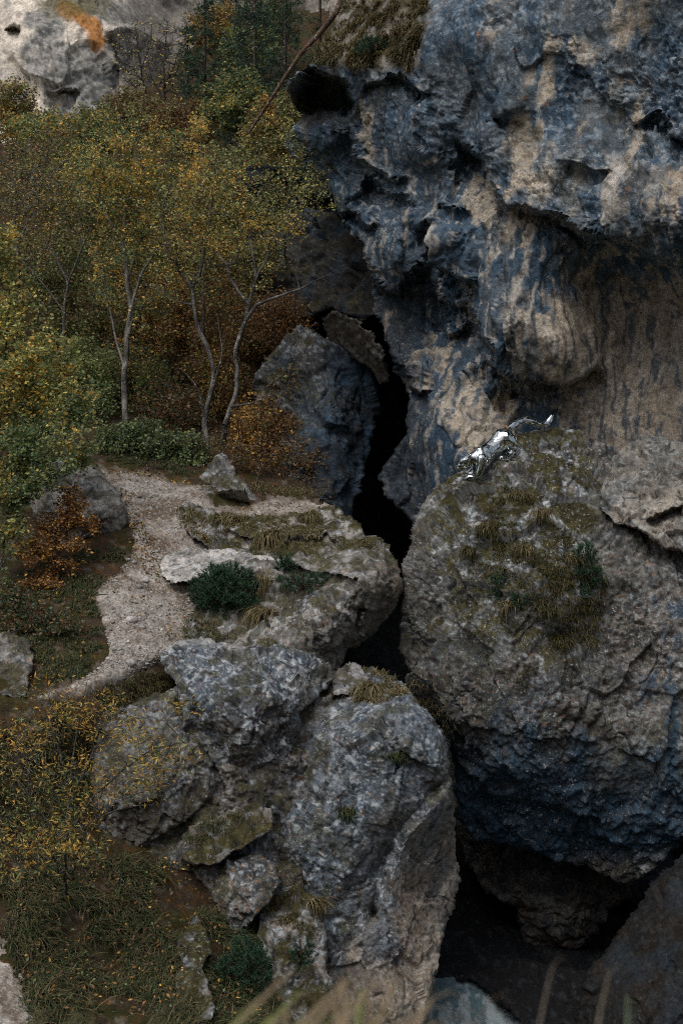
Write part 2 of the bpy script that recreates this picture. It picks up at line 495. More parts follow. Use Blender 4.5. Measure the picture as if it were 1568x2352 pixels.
def col_cliff(X, N, U, V, h):
    st = X * np.array((1.0, 1.0, .13)) + .2 * np.stack([fbm(X, 1.1, 2, 71)] * 3, -1)     # vertical wash streaks
    streak = fbm(st, .42, 4, 73)
    patch = fbm(X * np.array((1, 1, .6)), 1.5, 3, 75)
    w = np.zeros(len(X))
    for cu, cv, ru, rv, k in CLIFF_BEIGE:
        w = np.maximum(w, k * np.exp(-1.3 * (((U - cu) / ru) ** 2 + ((V - cv) / rv) ** 2)))
    b = sstep(.32, .60, w * 1.0 + .55 * streak + .2 * patch + .06)
    c = np.tile(BLUEGREY, (len(X), 1)).astype(float)
    c = mixc(c, BLUE, .95 * sstep(-.25, .35, fbm(X, 1.1, 3, 77)))
    c = mixc(c, WARM * 1.1, .5 * sstep(.1, .55, fbm(X * np.array((1, 1, .35)), .8, 3, 79)))
    c = mixc(c, BLUEGREY * 2.0, .7 * sstep(.1, .5, fbm(X, .22, 3, 81)) * sstep(700, 300, V))
    c = mixc(c, BLUE, .65 * sstep(1150, 1060, U + 30 * patch) * sstep(230, 320, V))                # the seeping left part is stained blue throughout
    bc = mixc(np.tile(BEIGE, (len(X), 1)).astype(float), np.array((.38, .315, .235)), sstep(-.2, .5, fbm(X * np.array((1, 1, .4)), .9, 3, 83)) * (.5 + .5 * sstep(1300, 1560, U)))
    bc = mixc(bc, PALE, .4 * sstep(.1, .6, fbm(X, .5, 3, 85)))
    c = c + (bc - c) * b[:, None]
    # drip stains cutting the beige, pale runs cutting the blue
    ds = fbm(X * np.array((1.0, 1.0, .05)) + .12 * np.stack([fbm(X, .7, 2, 87)] * 3, -1), .2, 3, 89)
    c = mixc(c, BLUE * .8, .75 * sstep(.12, .42, ds) * b * sstep(560, 640, V))
    c = mixc(c, PALE * .9, .85 * sstep(.30, .46, -ds) * sstep(300, 480, V) * (1 - b))
    for line, wd in (([(1218, 560), (1205, 620), (1190, 650), (1165, 700), (1160, 745), (1150, 790)], 7), ([(1236, 640), (1222, 680), (1210, 740), (1200, 790)], 5),
                     ([(992, 505), (995, 560), (998, 600)], 7), ([(1170, 800), (1178, 850), (1190, 872)], 8), ([(1200, 790), (1196, 850), (1200, 880)], 7),
                     ([(1412, 330), (1400, 400), (1392, 450), (1400, 520)], 16)):
        s, dist, tap = line_sd(line, U + 7 * fbm(X, .5, 2, 90), V)
        c = mixc(c, PALE * .95, .9 * sstep(wd * 1.5, wd * .6, dist) * tap)
    # white and black speckle of the weathered upper face
    c = mixc(c, LICHEN * .85, .55 * speckle(X, .13, 91, .22, .5) * sstep(620, 420, V))
    c = mixc(c, CHAR * .6, .6 * speckle(X, .3, 93, .2, .55) * (1 - .6 * b))
    c = mixc(c, ORANGE, .7 * speckle(X, .2, 95, .80, .92) * sstep(700, 500, V))
    # darker stone beside the slot, dark brown under the upper left lip
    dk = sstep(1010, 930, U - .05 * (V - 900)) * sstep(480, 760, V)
    c = mixc(c, NEARBLACK, .8 * dk * (1 - .5 * b))
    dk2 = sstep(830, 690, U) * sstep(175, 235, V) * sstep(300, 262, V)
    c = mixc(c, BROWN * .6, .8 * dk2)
    # turf and crumbling pale stone on the shelf at the top left
    g = sstep(0, 26, poly_sd([(640, -340), (1000, -340), (985, 40), (985, 120), (960, 195), (890, 165), (790, 170), (690, 165), (650, 190)], U, V) + 16 * fbm(X, .8, 2, 97))
    gs = mixc(np.tile(np.array((.30, .28, .25)), (len(X), 1)), MOSS, sstep(-.2, .15, fbm(X, .5, 4, 99)))
    gs = mixc(gs, np.array((.13, .10, .045)), .6 * sstep(.05, .5, fbm(X, .9, 3, 98)))
    c = c + (gs - c) * g[:, None]
    return np.clip(c, .006, .8)

# ------------------------------------------------------------------ the setting
def blend(fa, fb, mask):
    def f(X, N, U, V, h):
        a = fa(X, N, U, V, h); b = fb(X, N, U, V, h)
        return a + (b - a) * mask(X, N, U, V)[:, None]
    return f

def big_terrain():
    xs = np.concatenate([np.linspace(-900, -80, 18), np.linspace(-70, 70, 57), np.linspace(80, 900, 18)])
    ys = np.concatenate([np.linspace(-900, -40, 18), np.linspace(-36, 12, 49), np.linspace(16, 130, 30), np.linspace(150, 1200, 16)])
    X, Y = np.meshgrid(xs, ys)
    z = np.full(X.shape, -1.0)
    # the bank the photographer stands on: a lip just in front of the camera, an unseen slope behind, added to limit frontal light
    bank = 16.15 + .34 * np.maximum(-Y - .5, 0) * sstep(140, 60, np.maximum(-Y, 0)) + 40 * sstep(30, 120, -Y)
    z = np.maximum(z, -1 + (bank + 1) * sstep(3.4, 1.3, Y))
    side = 55 * sstep(34, 150, np.abs(X)) * sstep(-10, 40, Y)
    far = 90 * sstep(112, 260, Y)
    z = np.maximum(z, -1 + np.maximum(side, far))
    p = np.stack([X, Y, z], -1)
    z = z + fbm(p * np.array((1, 1, 0)), 14, 3, 5) * 1.5 * sstep(6, 30, np.hypot(X, Y))
    v = np.stack([X, Y, z], -1).reshape(-1, 3)
    n = X.shape
    ids = np.arange(X.size).reshape(n)
    F = np.stack([ids[:-1, :-1].ravel(), ids[:-1, 1:].ravel(), ids[1:, 1:].ravel(), ids[1:, :-1].ravel()], 1)
    c = mixc(np.tile(np.array((.06, .055, .03)), (len(v), 1)), np.array((.10, .08, .05)), sstep(-.2, .4, fbm(v, 9, 3, 6)))
    o = obj('terrain', mesh_np('terrain', v, F, MAT_SOIL, c))
    set_props(o, 'autumn valley floor and slopes around the gorge, with an unseen light-limiting slope added behind', kind='structure')
big_terrain()

GROUND = [(250, 1080, 37), (450, 1110, 36.5), (350, 1150, 35.3), (350, 1220, 33.6), (330, 1300, 31.8), (330, 1400, 29.8), (330, 1480, 28.4), (250, 1540, 27.4), (150, 1590, 26.6),
          (600, 1150, 36.3), (750, 1160, 36), (100, 1270, 32.6), (50, 1400, 30), (100, 1500, 28.2), (0, 1600, 26.3), (-200, 1300, 31.5), (200, 1750, 26.4), (300, 1980, 25.6),
          (200, 2100, 24.2), (450, 2150, 24.4), (300, 2352, 21.8), (0, 2352, 21.2), (600, 2352, 22.6), (-300, 2352, 20.8), (-300, 1000, 37), (240, 990, 39.8), (450, 1010, 40.2),
          (650, 1060, 40), (300, 900, 44.5), (300, 700, 52), (300, 450, 60), (300, 200, 68), (600, 200, 66), (650, 600, 54), (0, 700, 50), (0, 200, 68), (-300, 600, 50), (800, 200, 60),
          (900, 900, 49), (650, 1700, 28.8), (850, 1900, 29.5), (500, 1800, 27.8), (700, 2000, 28.2), (1000, 1500, 34), (1000, 2300, 34), (600, 1350, 33), (0, 1850, 25), (-300, 1700, 25),
          (300, 0, 78), (700, 0, 74), (-300, 0, 78), (800, 2500, 23), (0, 2600, 18.5), (500, 2600, 19)]

TRAIL = [(215, 1060), (240, 1070), (300, 1074), (360, 1087), (400, 1098), (460, 1108), (480, 1130), (500, 1155), (560, 1158), (600, 1142), (640, 1138), (700, 1143), (760, 1158), (780, 1180),
         (700, 1195), (600, 1200), (500, 1190), (470, 1200), (460, 1220), (500, 1250), (560, 1290), (540, 1350), (470, 1390), (440, 1440), (440, 1490), (380, 1520), (330, 1545), (280, 1570), (200, 1602),
         (110, 1610), (60, 1600), (150, 1570), (215, 1535), (245, 1500), (236, 1450), (215, 1400), (208, 1370), (240, 1330), (270, 1310), (290, 1270), (300, 1240), (285, 1200), (270, 1140), (235, 1100)]

def disp_ground(X, N, U, V):
    k = .35 + .65 * sstep(2, -30, poly_sd(TRAIL, U, V))
    return k * (.10 * fbm(X, 1.3, 3, 201) + .03 * billow(X, .25, 2, 203)) + .5 * sstep(41, 50, (X - CAM) @ FWD) * fbm(X, 3, 3, 205) - .14 * sstep(2, 22, poly_sd(TRAIL, U, V)), None

def col_ground(X, N, U, V, h):
    c = np.tile(np.array((.058, .043, .029)), (len(X), 1))
    c = mixc(c, np.array((.042, .042, .016)), sstep(-.1, .3, fbm(X, .8, 3, 207)))
    c = mixc(c, np.array((.17, .15, .125)), .7 * sstep(.25, .5, fbm(X, .3, 3, 209)) * sstep(900, 1100, V))
    c = mixc(c, np.array((.11, .052, .018)), .6 * sstep(.1, .4, fbm(X, .16, 3, 211)))
    return np.clip(c, .01, .6)

relief('ground', 'ground', [(-340, 330), (60, 330), (230, 300), (300, 230), (420, 120), (560, 20), (760, 20), (900, 300), (820, 700), (700, 900), (690, 1100), (765, 1170), (760, 1300), (720, 1700), (880, 2560), (-340, 2560)], GROUND, step=6, edge=(60, 0), thick=2.0,
       disp=disp_ground, colour=col_ground, mat=MAT_SOIL, closed=False, kind='structure', label='leaf-strewn soil of the wooded hillside')

def lift(ctrl, dz):
    return [(u, v, d - dz) for u, v, d in ctrl]

def disp_path(X, N, U, V):
    s, dist, tap = line_sd([(330, 1090), (340, 1150), (350, 1210), (330, 1260), (340, 1330), (330, 1420), (290, 1520)], U, V)
    return .07 * fbm(X, .9, 3, 221) + .022 * billow(X, .16, 2, 223) + .014 * billow(X, .06, 1, 224) - .14 * np.exp(-(dist / 60) ** 2) * tap + .13 * sstep(0, 22, poly_sd(TRAIL, U, V)) - .06 + .06 * (V > 2000), None

def col_path(X, N, U, V, h):
    c = np.tile(np.array((.33, .285, .24)), (len(X), 1))
    c = mixc(c, np.array((.42, .385, .345)), sstep(-.2, .35, fbm(X, .8, 4, 225)))
    c = mixc(c, np.array((.17, .125, .09)), .85 * sstep(.12, .5, fbm(X, 1.0, 3, 227) + .25 * sstep(1200, 1330, V) * sstep(1450, 1350, V)))
    c = mixc(c, np.array((.5, .48, .45)), .8 * speckle(X, .07, 229, .22, .4))
    c = mixc(c, np.array((.13, .10, .075)), .6 * speckle(X, .09, 231, .22, .45))
    ed = poly_sd(TRAIL, U, V) + 14 * fbm(X, .7, 3, 233)
    c = mixc(c, np.array((.105, .08, .055)), .85 * sstep(20, 2, ed) * (V < 2000))
    return np.clip(c, .02, .7)

relief('path', 'path', TRAIL, lift(GROUND, .06), step=2.6, edge=(13, 0.05), rough=14, disp=disp_path, colour=col_path, mat=MAT_SOIL, closed=False,
       kind='structure', label='pale trodden gravel footpath winding down between the boulders')
relief('path2', 'path', [(-120, 2150), (0, 2140), (30, 2170), (40, 2230), (75, 2290), (90, 2352), (110, 2450), (-120, 2450)], lift(GROUND, .08), step=4, edge=(13, 0.05), rough=14, disp=disp_path,
       colour=col_path, mat=MAT_SOIL, closed=False, kind='structure', label='pale gravel patch of footpath in the bottom left corner')

# far pale cliff behind the wood
def disp_far(X, N, U, V):
    q = X * np.array((1, 1, .6)); q[:, 0] += .4 * X[:, 2]
    return 1.1 * facet(q, 4.0, 241, .5, .3, .4) + .5 * fbm(q, 3.0, 4, 243) + .25 * facet(X, 1.1, 244, .5, .35, .4) + .10 * fbm(X, .5, 3, 246), None

def col_far(X, N, U, V, h):
    c = np.tile(np.array((.80, .72, .61)), (len(X), 1))  # brighter open-sky light on the crag is put into this raised base colour
    c = mixc(c, np.array((.56, .51, .44)), sstep(-.1, .5, fbm(X, 2.5, 4, 245)))
    m = sstep(-.15, .25, fbm(X * np.array((1, 1, .55)), 2.6, 4, 247) + .25 * np.exp(-((U - 200) / 120) ** 2 - ((V - 120) / 90) ** 2) - .35 * sstep(90, 0, U))
    c = mixc(c, np.array((.24, .25, .24)), .75 * m)
    c = mixc(c, np.array((.12, .13, .13)), .8 * speckle(X, .6, 249, .12, .4) * m)
    s, dist, tap = line_sd([(150, 25), (185, 50), (215, 75), (225, 95)], U, V)
    c = mixc(c, np.array((.50, .22, .06)), .95 * sstep(26, 9, dist + 9 * fbm(X, .9, 2, 251)))
    c = mixc(c, np.array((.11, .10, .035)), .8 * sstep(60, 20, np.hypot((U - 175) / 2, V - 10) + 14 * fbm(X, 1.2, 2, 252)))
    k = sstep(245, 300, U) * sstep(40, -20, V - .0 * U)
    c = mixc(c, np.array((.22, .20, .17)), .8 * sstep(250, 330, U + 40 * fbm(X, 2, 2, 253)))
    return np.clip(c, .02, .8)
relief('farcliff', 'far_cliff', [(-500, -700), (760, -700), (820, 160), (420, 330), (270, 300), (110, 420), (-500, 460)],
       [(-300, 0, 96), (0, 0, 95), (60, 250, 92), (200, 100, 93), (250, 60, 95), (330, 120, 98), (420, 20, 108), (520, -100, 112), (760, 0, 112), (400, -300, 118), (0, -400, 105), (-400, -500, 105), (700, -600, 125)],
       step=3.4, edge=(15, 0.2), thick=20, lips=[([(230, 60), (270, 45), (330, 62), (400, 95)], -3.0, 12, 60, 0, 10), ([(15, 66), (30, 60), (52, 66)], 1.6, 8, 14, .2, 8), ([(105, 212), (150, 200), (185, 215)], 1.2, 8, 40, .2, 10)],
       disp=disp_far, colour=col_far, mat=rock_material('skylit_far_limestone', bump=.7, fine=4.5), kind='structure', label='pale beige limestone crag with grey streaks far behind the trees')

# ------------------------------------------------------------------ the great cliff
CL = [(1400, 0, 31.6), (1400, 300, 32.0), (1400, 530, 31.7), (1400, 640, 34.1), (1400, 800, 34.5), (1400, 1000, 34.7), (1560, 580, 30.4), (1560, 690, 33.3), (1560, 1000, 33.8), (1560, 200, 30.6), (1560, -200, 30),
      (1290, 750, 33.4), (1290, 860, 33.8), (1300, 930, 34.9), (1150, 720, 33.5), (1170, 850, 34.1), (1100, 1000, 35.0), (1180, 940, 35.5), (1040, 950, 35.2), (1050, 1060, 34.8), (1040, 420, 35.0), (1000, 550, 35.2),
      (1040, 600, 35.0), (1040, 720, 36.2), (950, 830, 37.4), (980, 900, 37.0), (980, 1080, 36.8), (900, 600, 36.8), (900, 450, 37.2), (920, 300, 35.9), (1000, 200, 35), (860, 250, 37.0), (800, 300, 38.6), (740, 300, 39.2),
      (690, 300, 40.2), (720, 215, 39.8), (690, 180, 37.6), (800, 130, 37.0), (900, 80, 36.2), (1000, 50, 34.4), (1200, 100, 33), (1200, 350, 33.2), (850, 600, 38.2), (880, 720, 38.8), (790, 450, 39.6), (760, 40, 41), (900, -80, 40),
      (1000, -250, 40), (1400, -300, 31.5), (1750, 300, 30), (1750, 900, 33), (1750, -300, 29.5), (1300, 500, 32.3), (1180, 450, 33.2), (900, 1120, 38.5), (960, 1240, 37.5), (1300, 1250, 35.5), (1700, 1250, 34), (880, 0, 37.6)]
LIPS = [  # line, drop behind (m), width, decay, bulge above, its width
    ([(1041, 274), (1073, 327), (1094, 355), (1115, 397), (1140, 443), (1164, 465), (1254, 488), (1314, 512), (1384, 542), (1449, 552), (1524, 602), (1600, 640)], 1.0, 20, 70, .3, 40),
    ([(683, 151), (728, 165), (781, 186), (812, 225), (812, 262)], 2.0, 14, 55, .3, 30), ([(830, 190), (904, 172), (964, 200), (995, 214)], .7, 10, 26, .2, 25),
    ([(802, 300), (823, 366), (858, 390), (887, 404), (943, 410)], .7, 12, 40, .25, 30), ([(837, 400), (880, 436), (929, 453), (955, 478)], 1.1, 12, 45, .25, 22),
    ([(793, 480), (842, 512), (870, 508)], .9, 12, 40, .2, 22), ([(845, 600), (857, 647), (871, 671), (916, 668), (934, 628), (966, 604), (992, 598)], 1.3, 12, 55, .3, 24),
    ([(985, 500), (990, 540), (993, 597), (1004, 603), (1029, 622), (1078, 654), (1100, 650)], 1.0, 12, 45, .3, 24), ([(1004, 640), (1018, 700), (1025, 752), (1053, 756), (1080, 735)], .8, 12, 40, .25, 20),
    ([(1085, 680), (1085, 717), (1110, 780), (1131, 808), (1148, 844), (1177, 882), (1212, 921)], 1.2, 12, 50, .45, 26), ([(1204, 862), (1240, 876), (1290, 884), (1335, 862), (1374, 840)], .9, 10, 36, .2, 25),
    ([(1130, 262), (1165, 246), (1200, 250), (1228, 276)], .3, 30, 50, .1, 30), ([(1290, 366), (1345, 385), (1400, 378)], .22, 26, 40, .12, 30), ([(905, 800), (925, 850), (950, 900), (990, 905)], .8, 10, 40, .2, 20),
    ([(1000, 470), (1050, 480), (1085, 470)], .35, 8, 20, .1, 20), ([(1500, 240), (1545, 300), (1600, 330)], .6, 12, 50, .2, 30)]
DENTS = [(1195, 320, 36, 55, .4), (1080, 380, 40, 70, .5), (1300, 800, 60, 90, -.35), (1150, 760, 40, 70, -.35), (960, 340, 60, 60, -.3), (1040, 520, 40, 70, -.4), (905, 590, 30, 70, -.45), (1500, 120, 40, 60, .3),
         (1340, 350, 50, 40, -.25), (740, 300, 60, 40, -.3), (1440, 860, 70, 130, .25), (1110, 1010, 60, 40, -.3)]
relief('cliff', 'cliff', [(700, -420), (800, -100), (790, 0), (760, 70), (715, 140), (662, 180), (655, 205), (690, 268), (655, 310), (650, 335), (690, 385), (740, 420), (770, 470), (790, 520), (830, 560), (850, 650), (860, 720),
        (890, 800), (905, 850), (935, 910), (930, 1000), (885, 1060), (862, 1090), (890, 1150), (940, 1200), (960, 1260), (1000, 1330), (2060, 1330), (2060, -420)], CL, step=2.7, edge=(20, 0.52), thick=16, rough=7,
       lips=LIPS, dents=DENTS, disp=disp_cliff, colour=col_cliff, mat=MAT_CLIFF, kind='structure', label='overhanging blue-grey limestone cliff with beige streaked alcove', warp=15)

# dark rock inside the slot and the hillside under the cliff
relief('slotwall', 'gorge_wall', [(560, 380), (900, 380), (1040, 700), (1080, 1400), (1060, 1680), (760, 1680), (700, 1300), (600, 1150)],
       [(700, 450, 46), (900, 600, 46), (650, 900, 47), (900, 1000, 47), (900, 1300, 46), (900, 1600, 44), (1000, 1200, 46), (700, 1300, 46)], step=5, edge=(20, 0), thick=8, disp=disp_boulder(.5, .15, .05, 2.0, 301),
       colour=col_boulder(NEARBLACK * .4, NEARBLACK * .4, .0, 0, 0, .1, 301, NEARBLACK * .4, warm=0), kind='structure', label='wet rock deep inside the narrow slot, coloured black for its shade')  # near-black colour carries the shade of the enclosed slot
relief('innerrock', 'boulder', [(585, 860), (640, 775), (690, 740), (730, 770), (790, 800), (850, 820), (872, 880), (868, 960), (850, 1050), (830, 1130), (806, 1195), (770, 1210), (690, 1180), (590, 1130)],
       [(640, 900, 40.5), (720, 800, 40.5), (760, 950, 39.6), (740, 1100, 38.6), (840, 900, 41), (830, 1050, 40.4), (800, 1170, 39), (620, 1100, 39.5)], step=3, edge=(15, 0.4), thick=5, disp=disp_boulder(.3, .12, .04, 1.6, 311),
       colour=blend(col_boulder(np.array((.085, .085, .085)), CHAR, .45, .3, .15, .5, 311, NEARBLACK), col_boulder(BLUE * .4, NEARBLACK, .05, 0, .05, .8, 313, NEARBLACK, warm=.1), lambda X, N, U, V: sstep(-60, 60, (U - 700) + .5 * (V - 960) + 50 * fbm(X, .9, 2, 315))), label='dark blue-grey boulder between the wood and the black slot', cat='boulder')
relief('innerslab', 'rock_slab', [(735, 725), (765, 712), (800, 722), (850, 760), (888, 815), (896, 880), (872, 885), (850, 850), (800, 815), (750, 785)],
       [(760, 740, 40.6), (830, 790, 39.8), (880, 850, 39.6)], step=3, edge=(11, 0.24), thick=3, disp=disp_boulder(.16, .08, .03, .9, 321),
       colour=col_boulder(WARM * .75, CHAR, .15, .1, .05, .2, 321, BROWN * .6), label='leaning brown rock slab wedged above the dark boulder by the slot', cat='rock')
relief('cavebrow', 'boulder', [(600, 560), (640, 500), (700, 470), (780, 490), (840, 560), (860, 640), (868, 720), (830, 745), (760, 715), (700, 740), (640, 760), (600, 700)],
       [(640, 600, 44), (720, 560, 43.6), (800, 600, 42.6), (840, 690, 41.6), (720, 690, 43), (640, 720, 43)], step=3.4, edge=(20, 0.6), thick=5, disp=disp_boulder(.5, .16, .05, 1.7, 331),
       colour=col_boulder(WARM * .2, CHAR * .5, .06, .1, .05, .4, 331, NEARBLACK, warm=.15), label='shadowed brown rock mass under the cliff behind the bare branches', cat='boulder')
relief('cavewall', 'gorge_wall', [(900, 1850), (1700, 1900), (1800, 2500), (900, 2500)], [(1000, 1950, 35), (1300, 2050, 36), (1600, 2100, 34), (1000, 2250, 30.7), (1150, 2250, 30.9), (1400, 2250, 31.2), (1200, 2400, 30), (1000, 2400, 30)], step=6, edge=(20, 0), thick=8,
       disp=disp_boulder(.4, .15, .05, 2.0, 341), colour=col_boulder(NEARBLACK * .3, NEARBLACK * .3, .0, 0, 0, .0, 341, NEARBLACK * .3, warm=0), kind='structure', label='rock at the back of the cave above the stream, coloured black for deep shade')  # the cave's deep shade is put into the black colour

# ------------------------------------------------------------------ boulders, far to near
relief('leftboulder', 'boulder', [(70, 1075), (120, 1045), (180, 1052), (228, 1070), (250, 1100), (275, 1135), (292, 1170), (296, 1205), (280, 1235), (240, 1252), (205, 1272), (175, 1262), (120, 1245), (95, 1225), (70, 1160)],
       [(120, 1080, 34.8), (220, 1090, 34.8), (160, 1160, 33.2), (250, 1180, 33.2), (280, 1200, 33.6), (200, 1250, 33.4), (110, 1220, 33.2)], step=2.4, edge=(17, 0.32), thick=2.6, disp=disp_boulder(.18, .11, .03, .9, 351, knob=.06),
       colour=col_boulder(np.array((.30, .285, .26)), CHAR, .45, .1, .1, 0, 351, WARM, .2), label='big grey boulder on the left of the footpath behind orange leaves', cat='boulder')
relief('pointrock', 'boulder', [(509, 1034), (522, 1045), (535, 1061), (545, 1090), (566, 1105), (582, 1128), (600, 1152), (590, 1162), (558, 1164), (500, 1150), (480, 1118), (452, 1098), (470, 1075), (490, 1052)],
       [(510, 1045, 37.6), (480, 1095, 36.9), (530, 1100, 36.7), (570, 1130, 36.4), (540, 1155, 36.0), (595, 1155, 36.3)], step=2.2, edge=(10, 0.2), rough=3, thick=1.8, disp=disp_boulder(.12, .08, .025, .7, 361),
       colour=col_boulder(np.array((.17, .165, .15)), CHAR, .5, .3, .1, 0, 361, WARM, .25), label='pointed grey rock standing at the back of the footpath', cat='boulder')
relief('smallrock', 'boulder', [(453, 1122), (468, 1112), (488, 1114), (498, 1130), (498, 1155), (478, 1166), (455, 1158)], [(475, 1120, 36.2), (475, 1145, 35.6), (490, 1150, 35.7), (460, 1150, 35.7)],
       step=2, edge=(8, 0.16), rough=2, thick=1, disp=disp_boulder(.07, .06, .02, .5, 371), colour=col_boulder(np.array((.2, .19, .17)), CHAR, .4, .5, .25, 0, 371, WARM), label='small lichened rock at the foot of the pointed rock', cat='boulder')
relief('palechip', 'rock_slab', [(498, 1128), (530, 1122), (560, 1128), (580, 1150), (555, 1162), (520, 1158), (500, 1148)], [(505, 1135, 36.0), (540, 1140, 35.8), (570, 1155, 35.9)], step=2, edge=(7, 0.08), rough=3, thick=.5,
       disp=disp_boulder(.06, .05, .02, .4, 375), colour=col_boulder(PALE * .9, GREY, .6, 0, .05, 0, 375, WARM, .2), label='whitish broken rock face at the base of the pointed rock', cat='rock')

relief('terrace', 'rock_terrace', [(405, 1170), (430, 1150), (470, 1168), (560, 1185), (640, 1180), (700, 1172), (730, 1160), (776, 1167), (805, 1185), (830, 1205), (842, 1232), (870, 1235), (895, 1257), (900, 1300), (700, 1320),
        (560, 1300), (490, 1262), (440, 1236), (412, 1205)],
       [(450, 1180, 34.2), (480, 1250, 32.7), (600, 1200, 33.7), (600, 1262, 32.2), (700, 1265, 31.8), (750, 1180, 34.2), (800, 1220, 32.8), (850, 1250, 31.6), (880, 1280, 31.2), (700, 1310, 31.2)], step=2.5, edge=(9, 0.16), thick=2.5,
       lips=[([(520, 1215), (560, 1235), (590, 1240)], .3, 8, 30, .2, 16), ([(640, 1262), (680, 1230), (740, 1235), (790, 1250)], .25, 8, 24, .15, 16)],
       disp=disp_boulder(.22, .15, .045, .9, 381, knob=.10), colour=col_boulder(np.array((.30, .28, .25)), CHAR, .55, .85, .3, 0, 381, WARM, .35), label='mossy rock terrace with grass tufts beside the footpath', cat='rock')
relief('ledge', 'boulder', [(470, 1335), (480, 1300), (520, 1285), (560, 1282), (640, 1285), (720, 1272), (800, 1262), (860, 1256), (895, 1260), (912, 1285), (923, 1304), (926, 1354), (911, 1400), (864, 1447), (826, 1485),
        (801, 1494), (785, 1530), (754, 1572), (700, 1620), (640, 1600), (560, 1560), (480, 1530), (440, 1500), (430, 1450), (445, 1385)],
       [(480, 1310, 31.2), (560, 1295, 30.9), (700, 1290, 30.8), (850, 1270, 30.6), (480, 1380, 29.9), (470, 1460, 28.6), (560, 1430, 29.0), (650, 1400, 29.1), (640, 1500, 28.1), (760, 1380, 29.0), (830, 1340, 29.1), (800, 1430, 28.9), (905, 1340, 30.2),
        (880, 1420, 30.4), (850, 1450, 30.2), (790, 1500, 29.6), (720, 1560, 28.6), (620, 1590, 28)], step=2.5, edge=(13, 0.28), thick=4, lips=[([(640, 1300), (740, 1312), (820, 1330), (838, 1400), (822, 1470)], .25, 10, 60, .2, 30)],
       disp=disp_boulder(.16, .11, .035, .9, 391, knob=.07), colour=lambda X, N, U, V, h: (lambda c, c2, m: c + (c2 - c) * m[:, None])(
           col_boulder(np.array((.26, .25, .23)), CHAR, .6, .35, .3, 0, 391, WARM, .15)(X, N, U, V, h), col_boulder(np.array((.20, .175, .145)), BROWN, .12, 0, .2, 0, 393, WARM * .9, .25)(X, N, U, V, h),
           sstep(0, 26, poly_sd([(838, 1300), (870, 1285), (930, 1290), (940, 1380), (860, 1460), (800, 1510), (820, 1450), (838, 1400)], U, V) + 12 * fbm(X, .5, 2, 394))),
       label='grey lichened boulder with a square beige end jutting into the gap', cat='boulder')
relief('whiteslab', 'rock_slab', [(367, 1295), (378, 1275), (395, 1264), (450, 1258), (512, 1260), (560, 1266), (625, 1280), (648, 1298), (600, 1316), (530, 1318), (473, 1318), (453, 1332), (402, 1338), (371, 1325)],
       [(400, 1275, 32.2), (390, 1320, 31.2), (500, 1270, 31.9), (480, 1312, 31.0), (620, 1290, 31.0), (580, 1312, 30.6)], step=2.2, edge=(8, 0.12), rough=4, thick=1.2, disp=disp_boulder(.07, .07, .03, .6, 401, knob=.05),
       colour=col_boulder(np.array((.60, .57, .53)), np.array((.36, .34, .31)), .6, 0, .05, 0, 401, WARM, .1), label='whitish bare limestone slab at the edge of the footpath', cat='rock')


def leo_colour(X, N, U, V, h):
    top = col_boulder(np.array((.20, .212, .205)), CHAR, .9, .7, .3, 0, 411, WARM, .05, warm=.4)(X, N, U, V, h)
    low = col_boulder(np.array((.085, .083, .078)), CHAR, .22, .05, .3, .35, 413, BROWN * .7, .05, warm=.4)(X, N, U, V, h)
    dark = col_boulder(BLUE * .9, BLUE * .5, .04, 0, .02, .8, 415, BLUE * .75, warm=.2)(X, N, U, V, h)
    right = col_boulder(np.array((.118, .114, .102)), CHAR, .3, 0, .3, .1, 417, BROWN * .8, .15, warm=.4)(X, N, U, V, h)
    n = 40 * fbm(X, 1.1, 3, 419)
    c = top + (right - top) * sstep(1330, 1400, U + n)[:, None] * sstep(1700, 1640, V + n)[:, None]
    c = c + (right - c) * (sstep(1010, 960, U + .5 * n) * sstep(1450, 1350, V))[:, None] * .6
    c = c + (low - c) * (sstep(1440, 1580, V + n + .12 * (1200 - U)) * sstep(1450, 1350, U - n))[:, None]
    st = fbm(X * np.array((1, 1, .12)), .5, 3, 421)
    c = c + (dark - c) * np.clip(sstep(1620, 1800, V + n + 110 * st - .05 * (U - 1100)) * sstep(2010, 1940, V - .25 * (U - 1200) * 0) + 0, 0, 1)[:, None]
    c = mixc(c, BLUE * .6, .8 * sstep(.1, .35, st) * sstep(1560, 1640, V) * sstep(1150, 1200, U) * sstep(1320, 1260, U))
    c = mixc(c, BLUE * .8, .7 * sstep(.15, .4, st) * sstep(1300, 1380, V) * sstep(1450, 1500, U))
    return c
